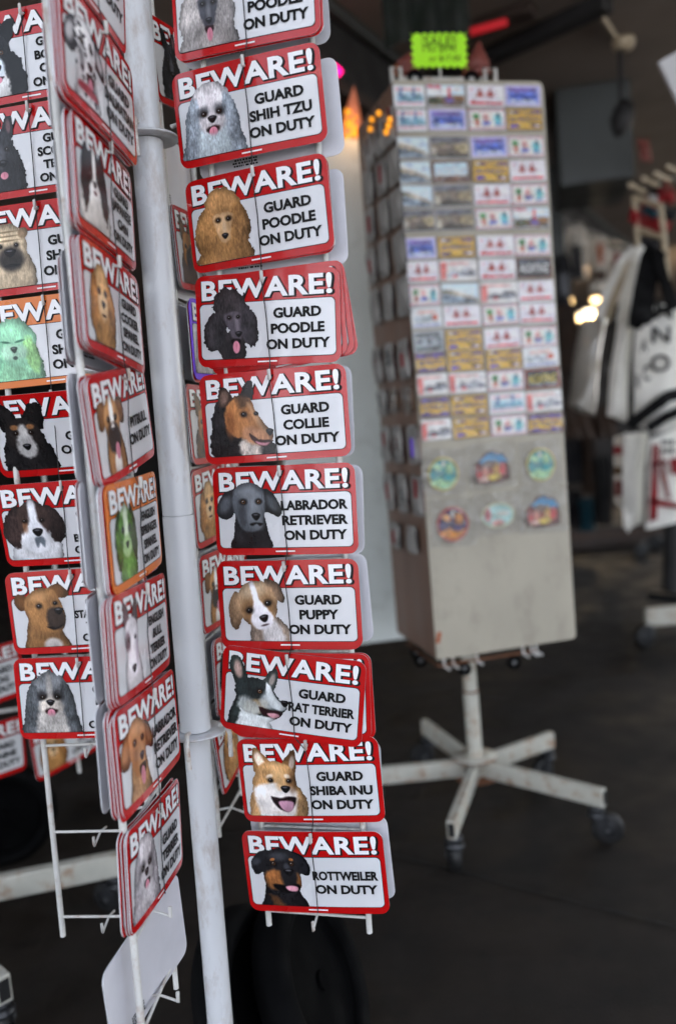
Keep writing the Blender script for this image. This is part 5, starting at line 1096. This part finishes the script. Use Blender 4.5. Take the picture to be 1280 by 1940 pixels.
o, c, P, f = bag('shoulder_bag', 'pale bag with a thick black shoulder strap below the lettered tote', [(1196, 800), (1330, 742), (1330, 800), (1230, 822)], YB-.1, .07, 'bag_canvas')
handle(o, c, [(1190, 806), (1225, 780), (1262, 752), (1300, 742)], YB-.25, .026, 'bag_black', .5); handle(o, c, [(1225, 812), (1260, 790), (1300, 772)], YB-.25, .022, 'bag_black', .6)
o, c, P, f = bag('tote_bag', 'long white canvas bag hanging below the others with a pointed lower corner', [(1180, 820), (1226, 819), (1213, 990), (1178, 1000)], YB+.05, .05, 'bag_canvas')
flatplate(o, c, [(1162, 829), (1180, 822), (1184, 950), (1175, 962), (1164, 950)], YB+.12, 0, 'shirt_white', 'side_fold')
for u, v, w, h, m in ((1170, 853, 16, 18, 'cloth_red'), (1170, 892, 15, 16, 'card_gold'), (1171, 925, 13, 30, 'grip_pink')): flatplate(o, c, [(u-w/2, v-h/2), (u+w/2, v-h/2), (u+w/2, v+h/2), (u-w/2, v+h/2)], YB+.12, .008, m, 'side_print')
flatplate(o, c, [(1178, 955), (1200, 985), (1189, 1010), (1180, 985)], YB-.02, 0, 'bag_canvas', 'corner_fold')
o, c, P, f = bag('tote_bag', 'white tote bag with red bridge print at the right edge', [(1228, 830), (1330, 800), (1330, 975), (1221, 1002)], YB-.1, .05, 'bag_canvas')
for q, m in (([(1236, 842), (1247, 842), (1244, 985), (1229, 988)], 'bag_print'), ([(1230, 942), (1290, 955), (1290, 965), (1229, 955)], 'bag_print'), ([(1232, 875), (1262, 872), (1262, 880), (1232, 884)], 'bag_print'), ([(1268, 870), (1290, 865), (1290, 900), (1272, 898)], 'cloth_red'), ([(1250, 850), (1262, 905), (1270, 945), (1262, 945), (1250, 900)], 'grip_pink')): flatplate(o, c, q, YB-.1, .075, m, 'red_print')
for v0 in (838, 854):
    for u0, w0 in ((1252, 7), (1261, 5), (1268, 8)): flatplate(o, c, [(u0, v0-4), (u0+w0, v0-5), (u0+w0-1, v0+4), (u0+1, v0+5)], YB-.1, .078, 'ink_black', 'black_print')
# cream wire rack top with prongs and red wares
YR = 4.35
wr = empty('wire_rack', at_z(1330, 1190, 0)); WR = wr.location; tag(wr, 'cream wire rack on wheels at the right, hung with bags and red wares', 'display rack')
def T(nm, pts, r, m='frame_cream'):
    b = MB(); b.tube([at_Y(u, v, Y)-WR for u, v, Y in pts], r, m, 8); b.build(nm, wr)
T('upright', [(1200, 372, YR), (1203, 420, YR), (1208, 476, YR)], .014); T('upright', [(1250, 388, YR-.1), (1257, 450, YR-.1), (1266, 560, YR-.1), (1268, 800, YR-.1)], .015)
T('crossbar', [(1200, 374, YR), (1250, 390, YR-.1)], .013); T('crossbar', [(1206, 434, YR), (1256, 450, YR-.1)], .014); T('crossbar', [(1196, 362, YR), (1330, 318, YR+.3)], .012, 'fork_grey')
for u, v in ((1193, 350), (1218, 338), (1242, 329), (1265, 316)): T('prong', [(u, v, YR-.1), (u+9, v+6, YR), (u+26, v+13, YR+.05)], .013)
bb = Vector((WR.x, WR.y, 0))
for i, (u, v, zz) in enumerate(((1222, 1170, .15), (1228, 1128, .15))):
    e = at_z(u, v, zz); q = at_z((1420, 1400)[i], (1150, 1150)[i], zz); m = (e+q)/2; d = q-e; b = MB(); b.box(m-WR, (d.length, .04, .10 if i == 0 else .06), ('stand_white', 'fork_grey')[i], Matrix.Rotation(math.atan2(d.y, d.x), 3, 'Z'), .004); b.build('base_bar', wr)
caster(wr, at_z(1228, 1185, .12), rad(200), .065, .04); caster(wr, at_z(1218, 1030, .13), rad(200), .075, .05); caster(wr, at_z(1246, 1016, .13), rad(160), .075, .05)
b = MB(); b.tube([at_Y(1272, 990, 5.4)-WR, at_Y(1268, 1130, 5.4)-WR], .05, 'dark_paint', 12); b.build('post', wr)
for i, (u, v, w, h, m, lab, Y) in enumerate(((1240, 418, 60, 34, 'cloth_red', 'red folded cloth on the cream wire rack', YR+.25), (1232, 385, 34, 16, 'cloth_red', 'small red pouch on the cream rack top bar', YR+.1), (1262, 372, 30, 24, 'cloth_red', 'red cap on the cream rack beside the prongs', YR+.1), (1232, 402, 30, 14, 'cloth_teal', 'teal and gold folded pouch on the cream rack', YR+.05), (1262, 402, 40, 22, 'cloth_dark', 'black folded pouch on the cream rack', YR+.12), (1250, 362, 36, 18, 'cloth_dark', 'black cap under the rack prongs', YR+.15), (1237, 380, 14, 14, 'sign_white', 'white price tag hanging on the cream rack', YR-.05), (1262, 354, 14, 16, 'grip_pink', 'pink price tag under the prongs', YR-.05), (1200, 410, 18, 26, 'cloth_red', 'red tassel at the left side of the cream rack', YR-.02), (1228, 470, 40, 40, 'cloth_dark', 'dark purse below the red folded cloth', YR+.3), (1220, 285, 20, 40, 'grip_pink', 'orange-pink toy hanging above the rack prongs', YR+.6))):
    p = at_Y(u, v, Y); k = Y/FPX; b = MB(); s = sheet(lambda a, q: ((a-.5)*w*k, -.03*math.sin(3.1*a)*math.sin(3.1*q), (q-.5)*h*k+.012*math.sin(a*7)), 12, 8, m); b.add(s.v, s.f, m, True); s = sheet(lambda a, q: ((a-.5)*w*k, .02*math.sin(3.1*a)*math.sin(3.1*q)+.002, (q-.5)*h*k+.012*math.sin(a*7)), 12, 8, m); b.add(s.v, s.f, m, True)
    nm = 'price_tag' if 'tag' in lab else 'soft_ware'; o = b.build(nm); o.location = p; o.rotation_euler = (0, rad((12, 0, -10, 8)[i % 4]), 0); tag(o, lab, 'tag' if 'tag' in lab else 'ware', 'wares on the cream rack')
# shirts hung under the header inside
def shirt(u, v, w, h, Y, m, lab, prints=()):
    p = at_Y(u, v, Y); k = Y/FPX; W2, H2 = w*k/2, h*k
    pr = [(-.22, 0), (0, -.07), (.22, 0), (.5, -.05), (1.0, -.36), (.8, -.5), (.56, -.32), (.52, -.65), (.56, -1), (.2, -1.02), (-.2, -.98), (-.56, -1), (-.52, -.65), (-.56, -.32), (-.8, -.5), (-1.0, -.36), (-.5, -.05)]
    n = len(pr); V = [(x*W2, .03*math.sin(x*9), z*H2) for x, z in pr]; b = MB(); b.add(V + [(x, y+.05, z) for x, y, z in V], [tuple(range(n))[::-1], tuple(range(n, 2*n))] + [(i, (i+1) % n, n+(i+1) % n, n+i) for i in range(n)], m)
    o = b.build('hanging_shirt'); o.location = p; tag(o, lab, 'shirt', 'shirts hanging inside the shop')
    for x0, x1, z0, z1, mm in prints:
        q = MB(); q.box(((x0+x1)/2*W2, -.035, (z0+z1)/2*H2), ((x1-x0)*W2, .006, (z1-z0)*H2), mm); q.build('shirt_print', o)
shirt(1086, 420, 58, 105, 7.6, 'shirt_white', 'white shirt with a dark arched print hanging in the shop', [(-.3, .35, -1.0, -.42, 'cloth_dark'), (.05, .6, -.5, -.25, 'shirt_white')])
shirt(1130, 446, 54, 105, 7.9, 'shirt_white', 'cream shirt with an orange print hanging in the shop', [(-.1, .25, -.5, -.15, 'cloth_orange'), (-.4, .4, -.8, -.6, 'shirt_brown')])
shirt(1164, 470, 50, 100, 8.2, 'shirt_white', 'cream shirt with a red print hanging nearest the bags', [(-.2, .2, -.45, -.1, 'cloth_red'), (-.3, .35, -.75, -.55, 'shirt_brown')])
shirt(1062, 480, 44, 130, 6.6, 'cloth_dark', 'dark speckled shirt just beside the magnet stand', [(-.4, .4, -.6, -.3, 'fork_grey')])
shirt(1192, 470, 40, 110, 8.6, 'shirt_white', 'pale shirt at the end of the row, behind the bag handles', [(-.3, .3, -.6, -.3, 'grip_pink')])
ra, rb = at_Y(1050, 412, 7.3), at_Y(1215, 478, 8.7); b = MB(); mid = (ra+rb)/2; b.tube([ra-mid, rb-mid], .014, 'steel', 8)
for p in (ra, rb): b.tube([p-mid, Vector((p.x, p.y, ZS))-mid], .006, 'dark_paint', 6)
o = b.build('clothes_rail'); o.location = mid; tag(o, 'thin steel rail carrying the row of hanging shirts', 'rail')
for i, (u, v, w, h, m, lab) in enumerate(((1075, 640, 40, 120, 'shirt_brown', 'brown garment bundle behind the magnet stand edge'), (1092, 800, 70, 60, 'shirt_brown', 'brownish cloth bundle under the wrapped tote'), (1140, 800, 60, 60, 'shirt_brown', 'brown cloth bundle behind the white tote corner'), (1080, 870, 55, 90, 'cloth_dark', 'dark purple garment hanging low in the shop'), (1115, 880, 22, 110, 'shirt_brown', 'narrow grey-brown garment hanging low'), (1085, 965, 36, 70, 'cloth_dark', 'dark blue folded stack on the low platform'), (1112, 975, 30, 60, 'cloth_teal', 'teal folded stack on the low platform'), (1142, 930, 34, 130, 'dark_paint', 'black hanging coat beside the white canvas bag'), (1060, 720, 30, 150, 'shirt_brown', 'reddish brown garment rail behind the stand'))):
    Y = (6.6, 6.4, 6.5, 7.2, 7.1, 7.6, 7.5, 7.0, 6.8)[i]; p = at_Y(u, v, Y); k = Y/FPX
    s = sheet(lambda a, q: (((a-.5)*w*(1-.15*math.sin(q*3.1)))*k, -.05*math.sin(a*3.14)-.03*math.sin(a*18+q*4), (q-.5)*h*k), 20, 10, m); b = MB(); b.add(s.v, s.f, m, True); b.add([Vector(x)*1 + Vector((0, .12, 0)) for x in s.v], s.f, m, True)
    o = b.build('hanging_garment' if i not in (5, 6) else 'folded_stack'); o.location = p; tag(o, lab, 'clothes', 'clothes inside the shop')
b = MB(); e = at_z(1065, 1040, .0); pf = Vector((e.x+1.2, e.y+.5, 0)); b.box((0, 0, .09), (3.4, 1.2, .18), 'trim_brown', None, .01); b.box((0, -.2, .19), (3.3, .9, .016), 'wall_dark'); b.box((0, -.604, .12), (3.3, .01, .05), 'shirt_brown'); o = b.build('low_platform'); o.location = pf; tag(o, 'low brown display platform across the back of the shop', 'platform')
